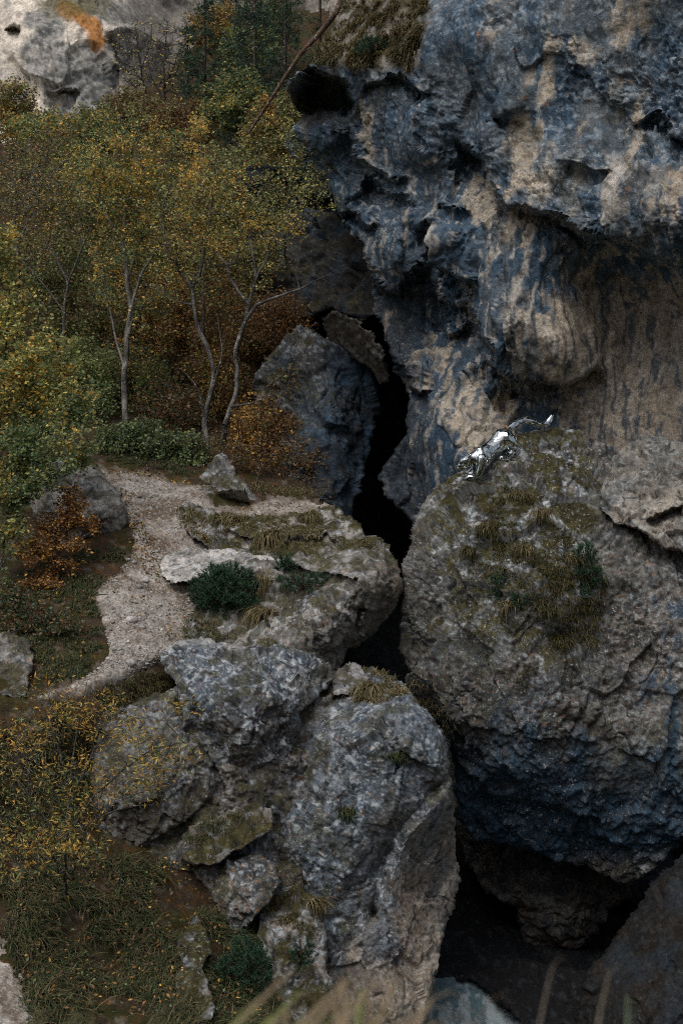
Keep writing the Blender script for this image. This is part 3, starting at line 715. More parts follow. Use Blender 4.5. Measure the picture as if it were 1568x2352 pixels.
relief('leopardrock', 'boulder', [(1000, 1105), (1050, 1082), (1100, 1062), (1150, 1025), (1190, 992), (1230, 982), (1270, 977), (1330, 984), (1385, 1010), (1420, 1040), (1600, 1060), (2060, 1100), (2060, 1760), (1850, 1800), (1640, 1900), (1568, 1935), (1500, 2000),
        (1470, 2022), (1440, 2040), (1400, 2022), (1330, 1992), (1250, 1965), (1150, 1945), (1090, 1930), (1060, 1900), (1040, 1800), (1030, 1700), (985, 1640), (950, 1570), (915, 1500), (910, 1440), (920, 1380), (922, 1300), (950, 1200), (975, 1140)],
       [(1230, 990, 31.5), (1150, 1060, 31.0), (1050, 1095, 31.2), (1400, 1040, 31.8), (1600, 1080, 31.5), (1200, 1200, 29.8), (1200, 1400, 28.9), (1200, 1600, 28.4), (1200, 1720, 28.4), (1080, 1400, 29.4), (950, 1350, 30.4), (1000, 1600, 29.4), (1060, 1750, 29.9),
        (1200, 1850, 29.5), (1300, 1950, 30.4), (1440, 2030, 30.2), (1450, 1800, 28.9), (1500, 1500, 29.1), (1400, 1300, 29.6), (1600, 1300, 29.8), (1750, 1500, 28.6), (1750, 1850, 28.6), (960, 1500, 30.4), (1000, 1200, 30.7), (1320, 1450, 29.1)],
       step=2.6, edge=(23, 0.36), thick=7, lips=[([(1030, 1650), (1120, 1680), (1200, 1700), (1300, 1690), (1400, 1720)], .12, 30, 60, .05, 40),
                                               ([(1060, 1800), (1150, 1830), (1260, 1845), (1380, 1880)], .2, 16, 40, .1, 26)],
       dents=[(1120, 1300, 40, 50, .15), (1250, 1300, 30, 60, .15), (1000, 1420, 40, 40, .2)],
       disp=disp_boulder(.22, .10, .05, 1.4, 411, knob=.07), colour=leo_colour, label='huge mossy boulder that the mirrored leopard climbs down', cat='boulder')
relief('rightblock', 'boulder', [(1395, 1085), (1405, 1045), (1440, 1015), (1480, 993), (1530, 1008), (1600, 1025), (2040, 1060), (2040, 1310), (1600, 1278), (1560, 1268), (1525, 1265), (1490, 1235), (1460, 1218), (1405, 1200), (1372, 1165), (1378, 1120)],
       [(1480, 1005, 31.5), (1420, 1080, 31.0), (1420, 1180, 30.0), (1560, 1060, 30.9), (1560, 1200, 29.7), (1540, 1255, 29.6), (1700, 1100, 30.6), (1700, 1240, 29.5)], step=2.6, edge=(14, 0.28), thick=3,
       lips=[([(1480, 1195), (1520, 1170), (1568, 1160)], .4, 8, 30, .2, 20)], disp=disp_boulder(.16, .10, .03, .9, 431),
       colour=col_boulder(np.array((.235, .222, .192)), WARM * .7, .35, 0, .15, .25, 431, BROWN, .45), label='beige rock block resting on the right shoulder of the huge boulder', cat='boulder')
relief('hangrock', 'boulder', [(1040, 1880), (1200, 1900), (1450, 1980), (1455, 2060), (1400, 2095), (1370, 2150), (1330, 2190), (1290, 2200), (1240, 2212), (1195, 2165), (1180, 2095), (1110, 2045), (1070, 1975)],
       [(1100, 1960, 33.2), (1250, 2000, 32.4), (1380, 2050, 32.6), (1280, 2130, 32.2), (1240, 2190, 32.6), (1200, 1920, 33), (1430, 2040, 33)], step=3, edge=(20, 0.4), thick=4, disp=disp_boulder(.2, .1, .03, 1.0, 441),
       colour=col_boulder(BROWN * .62, NEARBLACK, .1, 0, .05, .15, 441, BROWN * .3), label='brown rock wedged in the shade under the huge boulder above the stream', cat='boulder')
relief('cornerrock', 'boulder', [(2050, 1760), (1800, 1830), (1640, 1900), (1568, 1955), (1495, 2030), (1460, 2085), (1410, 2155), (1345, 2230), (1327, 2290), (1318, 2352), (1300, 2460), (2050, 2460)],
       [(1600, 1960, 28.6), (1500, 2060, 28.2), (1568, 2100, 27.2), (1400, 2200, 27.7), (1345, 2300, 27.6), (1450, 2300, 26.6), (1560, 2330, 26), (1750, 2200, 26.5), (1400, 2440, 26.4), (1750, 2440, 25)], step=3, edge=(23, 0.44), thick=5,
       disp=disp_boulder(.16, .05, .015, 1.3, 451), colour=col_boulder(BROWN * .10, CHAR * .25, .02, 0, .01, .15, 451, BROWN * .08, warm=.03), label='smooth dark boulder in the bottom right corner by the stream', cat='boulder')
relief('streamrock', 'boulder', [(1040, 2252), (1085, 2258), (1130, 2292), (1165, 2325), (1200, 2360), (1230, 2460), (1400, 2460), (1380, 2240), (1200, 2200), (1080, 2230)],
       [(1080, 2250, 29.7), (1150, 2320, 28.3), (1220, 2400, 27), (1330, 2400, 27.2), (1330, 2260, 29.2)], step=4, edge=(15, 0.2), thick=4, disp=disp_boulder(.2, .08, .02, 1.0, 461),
       colour=col_boulder(NEARBLACK * .25, NEARBLACK * .25, .0, 0, 0, .0, 461, NEARBLACK * .2, warm=0), label='rock beside the white water of the stream, its deep shade coloured in as black', cat='boulder')  # black colour stands in for the deep shade over the stream

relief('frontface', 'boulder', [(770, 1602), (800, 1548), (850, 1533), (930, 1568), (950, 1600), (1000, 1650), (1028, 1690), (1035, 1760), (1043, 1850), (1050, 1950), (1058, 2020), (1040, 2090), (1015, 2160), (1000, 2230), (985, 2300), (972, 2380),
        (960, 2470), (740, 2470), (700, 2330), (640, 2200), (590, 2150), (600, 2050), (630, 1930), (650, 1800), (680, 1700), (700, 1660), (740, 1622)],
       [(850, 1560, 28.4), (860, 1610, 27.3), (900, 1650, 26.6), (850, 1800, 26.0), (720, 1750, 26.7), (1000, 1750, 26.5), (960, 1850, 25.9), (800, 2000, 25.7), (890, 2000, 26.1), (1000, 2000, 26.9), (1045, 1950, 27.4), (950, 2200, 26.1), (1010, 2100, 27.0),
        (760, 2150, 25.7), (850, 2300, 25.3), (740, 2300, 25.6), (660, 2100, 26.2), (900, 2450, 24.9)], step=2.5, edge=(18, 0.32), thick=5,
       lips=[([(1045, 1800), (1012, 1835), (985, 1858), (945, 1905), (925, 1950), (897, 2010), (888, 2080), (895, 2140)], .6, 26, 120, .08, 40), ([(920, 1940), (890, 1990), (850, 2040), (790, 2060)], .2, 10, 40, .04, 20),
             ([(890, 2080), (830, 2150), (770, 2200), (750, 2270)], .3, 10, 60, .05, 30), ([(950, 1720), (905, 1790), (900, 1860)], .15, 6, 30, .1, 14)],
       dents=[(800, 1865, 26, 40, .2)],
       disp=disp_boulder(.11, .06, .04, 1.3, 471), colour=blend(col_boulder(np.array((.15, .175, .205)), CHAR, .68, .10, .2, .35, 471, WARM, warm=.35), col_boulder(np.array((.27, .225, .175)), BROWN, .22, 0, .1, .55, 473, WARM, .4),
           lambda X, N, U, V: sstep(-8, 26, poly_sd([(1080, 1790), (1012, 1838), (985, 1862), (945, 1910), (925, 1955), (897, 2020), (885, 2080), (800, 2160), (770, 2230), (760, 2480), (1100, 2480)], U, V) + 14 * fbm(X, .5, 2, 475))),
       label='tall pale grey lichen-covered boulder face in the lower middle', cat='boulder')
relief('lichenblock', 'boulder', [(362, 1500), (385, 1482), (420, 1468), (480, 1465), (560, 1482), (640, 1478), (720, 1500), (760, 1530), (772, 1562), (720, 1612), (690, 1638), (682, 1690), (672, 1750), (632, 1802), (592, 1838), (545, 1802), (500, 1765),
        (470, 1735), (428, 1690), (415, 1610), (395, 1562), (370, 1532)],
       [(400, 1490, 27.9), (500, 1480, 27.9), (600, 1500, 27.75), (740, 1550, 28.0), (450, 1600, 26.6), (560, 1600, 26.2), (640, 1620, 26.3), (560, 1720, 26.2), (650, 1740, 26.9), (600, 1820, 26.8), (480, 1700, 26.6)], step=2.4, edge=(15, 0.28), thick=3.5,
       lips=[([(690, 1560), (660, 1640), (665, 1720)], .25, 10, 40, .15, 20)],
       disp=disp_boulder(.16, .08, .035, .95, 481, knob=.05), colour=blend(col_boulder(np.array((.15, .165, .185)), CHAR, .85, .2, .2, .4, 481, BROWN, warm=.4), col_boulder(np.array((.42, .40, .37)), GREY, .6, 0, .1, 0, 485, WARM), lambda X, N, U, V: sstep(16, 4, np.abs(line_sd([(350, 1502), (390, 1480), (440, 1468), (500, 1466), (560, 1484)], U, V)[0]) + 6 * fbm(X, .3, 2, 486))), label='dark boulder mottled white with lichen below the footpath', cat='boulder')
relief('bedrock', 'rock_outcrop', [(190, 1650), (330, 1600), (420, 1570), (560, 1530), (780, 1540), (770, 1700), (720, 1900), (690, 2120), (600, 2180), (540, 2120), (440, 2010), (300, 1990), (205, 1970)],
       [(260, 1700, 26.55), (400, 1640, 26.9), (600, 1700, 26.75), (740, 1640, 27.6), (480, 1830, 26.45), (650, 1850, 26.6), (560, 1940, 26.2), (350, 1960, 26.0), (450, 2000, 25.85), (650, 2000, 26.2), (600, 2120, 25.5), (560, 1560, 27.6), (720, 1560, 28.2)], step=2.6, edge=(20, .4), thick=2,
       disp=disp_boulder(.14, .11, .04, .8, 488), colour=col_boulder(np.array((.17, .165, .16)), CHAR, .5, .35, .25, .15, 488, BROWN, .1), label='grey fractured bedrock joining the lower boulders', cat='rock')
relief('leftblock', 'boulder', [(215, 1700), (260, 1650), (330, 1640), (400, 1660), (440, 1695), (480, 1735), (500, 1790), (495, 1828), (440, 1880), (400, 1905), (330, 1950), (258, 1966), (228, 1930), (215, 1850)],
       [(260, 1700, 26.3), (350, 1680, 26.4), (440, 1740, 26.3), (330, 1800, 25.7), (460, 1830, 26.2), (280, 1930, 25.9), (380, 1890, 25.8)], step=2.5, edge=(14, 0.28), thick=3, disp=disp_boulder(.15, .07, .03, 1.0, 491),
       colour=col_boulder(np.array((.17, .165, .16)), CHAR, .4, .3, .2, .2, 491, BROWN), label='large grey block behind the willow bush above a dark crack', cat='boulder')
relief('wedge', 'boulder', [(402, 1945), (430, 1900), (480, 1880), (540, 1855), (590, 1838), (622, 1852), (632, 1885), (620, 1915), (590, 1930), (540, 1958), (500, 1985), (450, 1988), (415, 1978)],
       [(430, 1930, 25.9), (500, 1900, 26.0), (580, 1860, 26.1), (470, 1965, 25.5), (560, 1920, 25.6), (615, 1890, 25.9)], step=2.2, edge=(10, 0.2), thick=2,
       disp=disp_boulder(.10, .08, .03, .8, 501), colour=col_boulder(np.array((.20, .18, .15)), CHAR, .3, .55, .1, .15, 501, BROWN, .2), label='wedge-shaped brown rock with grass on top left of the pale face', cat='boulder')
relief('roundrock', 'boulder', [(485, 2065), (490, 2030), (505, 1990), (545, 1965), (600, 1958), (632, 1985), (642, 2015), (640, 2045), (612, 2075), (585, 2110), (562, 2142), (535, 2140), (505, 2105)],
       [(520, 2010, 25.5), (590, 1985, 25.5), (560, 2040, 25.0), (620, 2030, 25.2), (550, 2120, 25.0), (510, 2070, 25.1)], step=2.2, edge=(13, 0.24), thick=2, disp=disp_boulder(.10, .09, .035, .7, 511),
       colour=col_boulder(np.array((.20, .19, .175)), CHAR, .65, .35, .75, .1, 511, CHAR), label='angular boulder spotted with orange lichen in the grassy slope', cat='boulder')
relief('ribrock', 'rock_outcrop', [(600, 2080), (650, 2030), (700, 2040), (745, 2080), (750, 2140), (748, 2200), (765, 2250), (762, 2300), (740, 2352), (720, 2460), (640, 2460), (640, 2330), (620, 2220), (590, 2150)],
       [(660, 2060, 25.8), (720, 2090, 25.6), (640, 2140, 24.9), (720, 2200, 24.9), (740, 2280, 24.6), (690, 2350, 23.8), (650, 2300, 24)], step=2.6, edge=(11, 0.2), thick=2, disp=disp_boulder(.14, .10, .035, .7, 521, knob=.06),
       colour=col_boulder(np.array((.28, .26, .235)), CHAR, .75, .5, .3, .1, 521, WARM, .2), label='rough rib of pale rock at the foot of the lower middle face', cat='rock')
relief('slopeoutcrop', 'rock_outcrop', [(430, 2120), (455, 2105), (480, 2140), (488, 2190), (465, 2215), (480, 2260), (495, 2320), (490, 2350), (440, 2352), (410, 2320), (405, 2290), (395, 2250), (420, 2220), (405, 2180), (420, 2150)],
       [(450, 2130, 24.25), (450, 2200, 23.2), (440, 2270, 22.5), (460, 2330, 21.85)], step=2.4, edge=(8, 0.16), thick=1.5, disp=disp_boulder(.10, .08, .03, .6, 531),
       colour=col_boulder(np.array((.19, .195, .19)), CHAR, .6, .5, .3, .1, 531, BROWN), label='narrow pale outcrop poking out of the grassy slope at bottom left', cat='rock')
relief('edgerock', 'boulder', [(-120, 1480), (-20, 1450), (40, 1455), (75, 1480), (78, 1530), (60, 1600), (-120, 1620)], [(-60, 1490, 28), (30, 1480, 28), (40, 1550, 27), (-60, 1580, 26.8)], step=2.6, edge=(10, 0.2), thick=1.5,
       disp=disp_boulder(.12, .08, .03, .7, 541), colour=col_boulder(np.array((.2, .19, .175)), CHAR, .4, .3, .5, .1, 541, BROWN), label='grey boulder at the left edge of the photo below the orange bush', cat='boulder')
relief('gaprock', 'boulder', [(760, 1560), (775, 1535), (800, 1520), (830, 1528), (850, 1560), (800, 1600), (765, 1598)], [(780, 1550, 28.4), (820, 1545, 28.4), (790, 1585, 27.9)], step=2, edge=(7, 0.12), rough=2, thick=1, disp=disp_boulder(.06, .05, .02, .4, 551),
       colour=col_boulder(np.array((.26, .25, .24)), CHAR, .4, .2, .5, .1, 551, WARM), label='small rounded rock wedged at the left end of the grassy gap', cat='rock')
relief('gapplug', 'boulder', [(925, 1555), (950, 1540), (985, 1560), (1010, 1600), (1040, 1650), (1045, 1700), (1000, 1690), (950, 1620)], [(940, 1560, 28.8), (980, 1600, 28.6), (1030, 1670, 28.6)], step=2.2, edge=(7, 0.12), rough=3, thick=1.5,
       disp=disp_boulder(.08, .08, .03, .5, 561), colour=col_boulder(np.array((.15, .14, .12)), CHAR, .3, .8, .2, .1, 561, CHAR), label='dark mossy rock jammed between the two great boulders', cat='boulder')

# ------------------------------------------------------------------ stream
def stream():
    zc = P(1090, 2300, 29.2)[2]
    xs = np.linspace(P(900, 2300, 30)[0], P(1450, 2300, 30)[0], 260); ys = np.linspace(21, 27.05, 340)
    X, Y = np.meshgrid(xs, ys)
    p = np.stack([X, Y * .7, np.zeros(X.shape)], -1)
    h = .13 * fbm(p, 1.2, 4, 601, .55) + .03 * fbm(p, .3, 3, 603, .6)
    v = np.stack([X, Y, zc + h], -1).reshape(-1, 3)
    ids = np.arange(X.size).reshape(X.shape)
    F = np.stack([ids[:-1, :-1].ravel(), ids[:-1, 1:].ravel(), ids[1:, 1:].ravel(), ids[1:, :-1].ravel()], 1)
    foam = sstep(-.35, .30, fbm(p * np.array((1, .45, 1)), .6, 6, 605, .72) + .8 * h).reshape(-1)
    c = mixc(np.tile(np.array((.13, .21, .24)), (len(v), 1)), np.array((.42, .50, .53)), foam)
    m, nt, b, out = nodes('stream_water')
    at = nt.nodes.new('ShaderNodeAttribute'); at.attribute_name = 'tint'
    nt.links.new(at.outputs['Color'], b.inputs['Base Color'])
    b.inputs['Roughness'].default_value = .25
    o = obj('stream', mesh_np('stream', v, F, m, c)); set_props(o, 'foaming blue-green stream at the bottom of the gorge', kind='structure')
stream()

# ------------------------------------------------------------------ plants: shared builders
YEL = (.84, .60, .15); GOLD = (.78, .46, .10); ORG = (.40, .19, .05); RUST = (.24, .125, .05); OLIVE = (.31, .33, .12); LIME = (.48, .50, .19)
GREEN = (.155, .225, .095); DKGREEN = (.06, .10, .05); BRN = (.20, .13, .065); GREYGREEN = (.19, .225, .13); STRAW = (.30, .24, .12); DKSTRAW = (.15, .115, .05)

def rand_unit(n):
    a = RNG.normal(size=(n, 3)); return a / np.linalg.norm(a, axis=1)[:, None]

def leaf_arrays(cen, size, pal, ratio=.55, flat=.5, along=None):
    """one folded blade per centre: 4 points, 2 triangles' worth of quad"""
    n = len(cen)
    ax = rand_unit(n); ax[:, 2] *= .6
    if along is not None: ax = ax * .7 + along
    ax /= np.linalg.norm(ax, axis=1)[:, None]
    nr = rand_unit(n); nr[:, 2] = nr[:, 2] * (1 - flat) + flat * np.sign(RNG.random(n) - .15)
    sd = np.cross(ax, nr); sd /= np.linalg.norm(sd, axis=1)[:, None] + 1e-9
    s = size * RNG.uniform(.65, 1.35, n)[:, None]
    dn = np.cross(sd, ax)
    v = np.stack([cen - ax * s * .5, cen + sd * s * ratio * .5 + dn * s * .08, cen + ax * s * .5, cen - sd * s * ratio * .5 + dn * s * .08], 1)
    cols = np.array([c for c, w in pal]); wts = np.array([w for c, w in pal], float); wts /= wts.sum()
    # neighbours share a hue: pick by a slow noise mixed with chance
    k = np.clip(fbm(cen, .9, 2, 3) * .5 + .5 + RNG.normal(0, .30, n), 0, .999)
    c = cols[np.searchsorted(np.cumsum(wts), k).clip(0, len(cols) - 1)] * RNG.uniform(.45, 1.6, (n, 1))
    return v.reshape(-1, 3), np.arange(n * 4).reshape(n, 4), np.repeat(c, 4, 0)

def tube_arrays(a, b, ra, rb, k=4):
    """frusta from a to b"""
    n = len(a)
    ax = b - a; ax /= np.linalg.norm(ax, axis=1)[:, None] + 1e-9
    t = np.where(np.abs(ax[:, 2:3]) > .9, np.array((1.0, 0, 0)), np.array((0, 0, 1.0)))
    s = np.cross(ax, t); s /= np.linalg.norm(s, axis=1)[:, None]; w = np.cross(ax, s)
    an = np.arange(k) * 2 * math.pi / k
    ring = s[:, None, :] * np.cos(an)[None, :, None] + w[:, None, :] * np.sin(an)[None, :, None]
    va = a[:, None] + ring * ra[:, None, None]; vb = b[:, None] + ring * rb[:, None, None]
    v = np.concatenate([va, vb], 1).reshape(-1, 3)
    o = (np.arange(n) * 2 * k)[:, None]
    j = np.arange(k); j2 = (j + 1) % k
    F = np.stack([o + j, o + j2, o + j2 + k, o + j + k], -1).reshape(-1, 4)
    return v, F

def smooth_line(pts, seg):
    pts = np.asarray(pts, float)
    out = [pts[0]]
    for k in range(len(pts) - 1):
        p0 = pts[max(k - 1, 0)]; p1 = pts[k]; p2 = pts[k + 1]; p3 = pts[min(k + 2, len(pts) - 1)]
        n = max(1, int(np.linalg.norm(p2 - p1) / seg))
        for t in np.arange(1, n + 1) / n:
            out.append(.5 * ((2 * p1) + (-p0 + p2) * t + (2 * p0 - 5 * p1 + 4 * p2 - p3) * t * t + (-p0 + 3 * p1 - 3 * p2 + p3) * t ** 3))
    return np.array(out)

def tree(name, label, cat, trunks, crown, n_attr, leaves, leaf=.06, pal=((OLIVE, 1),), bark=(.10, .09, .08), spread=.22, rt=.007, ratio=.55, group=None, mat_leaf=None, flat=.5, bare=0.0, k_up=.0, twig=.35):
    """trunks: list of (points [(u, v, d)...] or world points, base radius, tip radius); crown: ellipsoids (u, v, d, ru px, rv px, rd m)"""
    nodes_, par, rad = [], [], []
    for ti, (pts, r0, r1) in enumerate(trunks):
        pw = np.array([P(*p) if p[2] < 500 else p for p in pts])
        ln = smooth_line(pw, .22)
        wob = .055 * np.stack([fbm(ln, .5, 2, 700 + ti), fbm(ln, .5, 2, 710 + ti), np.zeros(len(ln))], -1)
        ln[1:] += wob[1:]
        if nodes_:
            A = np.array(nodes_); k0 = int(np.argmin(((A - ln[0]) ** 2).sum(1))); prev = k0; s = 1
        else:
            prev = -1; s = 0
        for k in range(s, len(ln)):
            nodes_.append(ln[k]); par.append(prev); rad.append(r0 + (r1 - r0) * k / max(1, len(ln) - 1)); prev = len(nodes_) - 1
    nt0 = len(nodes_)
    # attraction points through the crown
    at = []
    vol = np.array([c[3] * c[4] * max(c[5], .3) for c in crown]); vol = vol / vol.sum()
    for (cu, cv, cd, ru, rv, rd), w in zip(crown, vol):
        m = max(1, int(round(n_attr * w)))
        q = rand_unit(m) * (RNG.random(m) ** .42)[:, None]
        at.append(P(cu + q[:, 0] * ru, cv + q[:, 1] * rv, cd + q[:, 2] * rd))
    at = np.concatenate(at)
    A = np.array(nodes_)
    dmin = np.array([((A - p) ** 2).sum(1).min() for p in at])
    tips, dirs = [], []
    store = np.zeros((nt0 + len(at) * 14, 3)); store[:nt0] = A; cnt = nt0
    for i in np.argsort(dmin):
        p = at[i]
        B = store[:cnt]
        dv = p - B; dist = np.sqrt((dv ** 2).sum(1))
        cost = dist + .9 * np.maximum(-dv[:, 2] - .15 * dist, 0)          # rather grow upwards
        k = int(np.argmin(cost)); L = dist[k]
        m = int(np.clip(L / .28, 1, 12))
        a = B[k].copy(); prev = k
        bend = rand_unit(1)[0] * .10 * L
        for t in np.arange(1, m + 1) / m:
            q = a + (p - a) * t + bend * math.sin(math.pi * t) + np.array((0, 0, .12 * L * math.sin(math.pi * t))) + rand_unit(1)[0] * .02
            store[cnt] = q; par.append(prev); rad.append(0); prev = cnt; cnt += 1
        tips.append(p); dirs.append((p - a) / (L + 1e-6))
    N = store[:cnt]; par = np.array(par)
    w = np.zeros(cnt)
    has = np.zeros(cnt, bool); has[par[par >= 0]] = True
    w[~has] = 1
    for k in range(cnt - 1, 0, -1):
        if par[k] >= 0 and par[k] < k: w[par[k]] += w[k]
    r = rt * np.maximum(w, 1) ** .42
    r[:nt0] = np.maximum(np.array(rad[:nt0]), np.minimum(r[:nt0], np.array(rad[:nt0]) * 1.3))
    e = np.where(par >= 0)[0]
    ra, rb = r[par[e]], r[e]
    ra = np.where(e >= nt0, np.minimum(ra, rb * 1.5), ra)
    base = N[0].copy()
    v, F = tube_arrays(N[par[e]] - base, N[e] - base, ra, rb, 5)
    bk = np.asarray(bark, float)
    wp = v + base
    c = np.tile(bk, (len(v), 1)) * (1 + .45 * fbm(wp, .12, 2, 31))[:, None]
    thin = np.repeat(sstep(.03, .012, rb), 10)
    c = mixc(c, bk * .7 + np.array((.055, .05, .045)), thin * .6)
    if bare > 0:                                                          # pale patches of birch or lichen bark
        c = mixc(c, np.array((.40, .38, .34)), bare * sstep(.0, .3, fbm(wp * np.array((1, 1, .5)), .10, 2, 33)) * (1 - thin))
    root = empty(name, base)
    set_props(root, label, cat, group)
    obj('trunk', mesh_np('trunk', v, F, MAT_BARK, np.clip(c, .01, .8)), root)
    if leaves:
        tips = np.array(tips); dirs = np.array(dirs)
        n = int(len(tips) * leaves)
        k = RNG.integers(0, len(tips), n)
        # clusters differ in fullness
        keepw = np.clip(.65 + .9 * fbm(tips, .8, 2, 37), .12, 1.2)
        keep = RNG.random(n) < keepw[k]
        k = k[keep]
        off = rand_unit(len(k)) * (RNG.random(len(k)) ** .5)[:, None] * spread
        off[:, 2] *= .75
        cen = tips[k] + off - dirs[k] * (RNG.random(len(k)) * twig)[:, None]
        v, F, c = leaf_arrays(cen - base, leaf, pal, ratio, flat)
        obj('crown', mesh_np('crown', v, F, mat_leaf or MAT_LEAF, c, False), root)
    return root

def blades(base, n, length, droop, lean, spread, cols, width=.006, seg=3):
    """grass blades: roots around base (k, 3), bending over; returns arrays"""
    m = len(base) * n
    b = np.repeat(np.asarray(base, float), n, 0)
    b = b + np.stack([RNG.normal(0, spread, m), RNG.normal(0, spread, m), np.zeros(m)], -1)
    an = RNG.uniform(0, 2 * math.pi, m)
    out = np.stack([np.cos(an), np.sin(an), np.zeros(m)], -1) * RNG.uniform(.15, 1, (m, 1)) + np.asarray(lean)
    L = length * RNG.uniform(.5, 1.25, m)[:, None]
    dr = droop * RNG.uniform(.5, 1.4, m)[:, None]
    side = np.cross(out, (0, 0, 1)); side /= np.linalg.norm(side, axis=1)[:, None] + 1e-9
    pts = []
    for t in np.linspace(0, 1, seg + 1):
        z = t * (1 - .35 * dr * t) - dr * .75 * t ** 2.2
        q = b + out * L * (t * .55 + .25 * t * t) + np.array((0, 0, 1.0)) * L * z * .9
        w = width * (1 - t * .85)
        pts += [q - side * w, q + side * w]
    v = np.stack(pts, 1)
    k = 2 * (seg + 1)
    F = []
    o = np.arange(m) * k
    for s in range(seg): F.append(np.stack([o + 2 * s, o + 2 * s + 1, o + 2 * s + 3, o + 2 * s + 2], 1))
    cols = np.asarray(cols, float)
    c = cols[RNG.integers(0, len(cols), m)] * RNG.uniform(.6, 1.4, (m, 1))
    return v.reshape(-1, 3), np.concatenate(F), np.repeat(c, k, 0)

def merge(parts):
    V, F, C, o = [], [], [], 0
    for v, f, c in parts:
        V.append(v); F.append(f + o); C.append(c); o += len(v)
    return np.concatenate(V), np.concatenate(F), np.concatenate(C)

def grass_patch(name, key, poly, n_tufts, per, length, droop, cols, label, width=.006, thresh=-9, seed=5, need_up=-.5, lean_k=.35, step_off=0.0, kind='stuff'):
    us = [p[0] for p in poly]; vs = [p[1] for p in poly]
    pts, leans = [], []
    tries = 0
    while len(pts) < n_tufts and tries < n_tufts * 40:
        tries += 1
        u, v = random.uniform(min(us), max(us)), random.uniform(min(vs), max(vs))
        if poly_sd(poly, np.array(u), np.array(v)) < 0: continue
        p, n = on(key, u, v)
        if n[2] < need_up: continue
        if float(fbm(p[None], .7, 2, seed)[0]) < thresh: continue
        pts.append(p - n * .02); leans.append(n * np.array((1, 1, 0)) * lean_k + np.array((0, 0, 0)))
    parts = [blades([p], per, length * random.uniform(.7, 1.25), droop, l, .05, cols, width) for p, l in zip(pts, leans)]
    V, F, C = merge(parts)
    base = np.array([V[:, 0].mean(), V[:, 1].mean(), V[:, 2].min()])
    o = obj(name, mesh_np(name, V - base, F, MAT_GRASS, C, False), None, base)
    set_props(o, label, 'grass' if kind != 'stuff' else None, None, kind)
    return o

def tuft(key, u, v, n, length, droop, cols, label, spread=.10, width=.010, name='grass_tuft', group='grass tufts on the rocks'):
    """a tussock rooted on a rock face: blades rise, arch out from the face and hang"""
    p, nn = on(key, u, v)
    out = nn * np.array((1, 1, 0)) + np.array((0, -.35, 0)); out = out / (np.linalg.norm(out) + 1e-6)
    n = int(n * 1.7)
    b = np.stack([RNG.normal(0, spread, n), RNG.normal(0, spread * .5, n), RNG.normal(0, spread * .4, n)], -1)
    lat = rand_unit(n) * np.array((1, 1, 0))
    dirs = out * RNG.uniform(.3, 1.0, (n, 1)) + lat * .65
    L = length * 1.7 * RNG.uniform(.55, 1.25, (n, 1)); dr = droop * RNG.uniform(.6, 1.3, (n, 1))
    side = np.cross(dirs, (0, 0, 1)); side /= np.linalg.norm(side, axis=1)[:, None] + 1e-9
    pts = []; seg = 5
    for t in np.linspace(0, 1, seg + 1):
        q = b + dirs * L * .55 * math.sin(min(1, t * 1.15) * math.pi / 2) + np.array((0, 0, 1.0)) * L * (.62 * t - dr * .95 * t * t)
        w = width * (1 - t * .85); pts += [q - side * w, q + side * w]
    vv = np.stack(pts, 1).reshape(-1, 3); k = 2 * (seg + 1); o = np.arange(n) * k
    F = np.concatenate([np.stack([o + 2 * s_, o + 2 * s_ + 1, o + 2 * s_ + 3, o + 2 * s_ + 2], 1) for s_ in range(seg)])
    cols = np.asarray(cols, float); c = np.repeat(cols[RNG.integers(0, len(cols), n)] * RNG.uniform(.55, 1.35, (n, 1)), k, 0)
    ob = obj(name, mesh_np(name, vv, F, MAT_GRASS, c, False), None, p + nn * .06)
    set_props(ob, label, 'grass', group)
    return ob

def needles(cen, dirs, n, length, cols, width=.0055):
    """bottle-brush shoots"""
    m = len(cen) * n
    b = np.repeat(cen, n, 0); d = np.repeat(dirs, n, 0)
    t = RNG.random((m, 1))
    b = b + d * t * length * 1.6
    o = rand_unit(m) * .9 + d * .8; o /= np.linalg.norm(o, axis=1)[:, None]
    s = np.cross(o, rand_unit(m)); s /= np.linalg.norm(s, axis=1)[:, None] + 1e-9
    L = length * RNG.uniform(.7, 1.2, (m, 1))
    v = np.stack([b - s * width, b + s * width, b + o * L + s * width * .4, b + o * L - s * width * .4], 1).reshape(-1, 3)
    F = np.arange(m * 4).reshape(m, 4)
    c = np.asarray(cols, float)[RNG.integers(0, len(cols), m)] * RNG.uniform(.6, 1.4, (m, 1))
    return v, F, np.repeat(c, 4, 0)

PINE = ((.030, .080, .044), (.042, .105, .052), (.022, .058, .034), (.065, .125, .055))

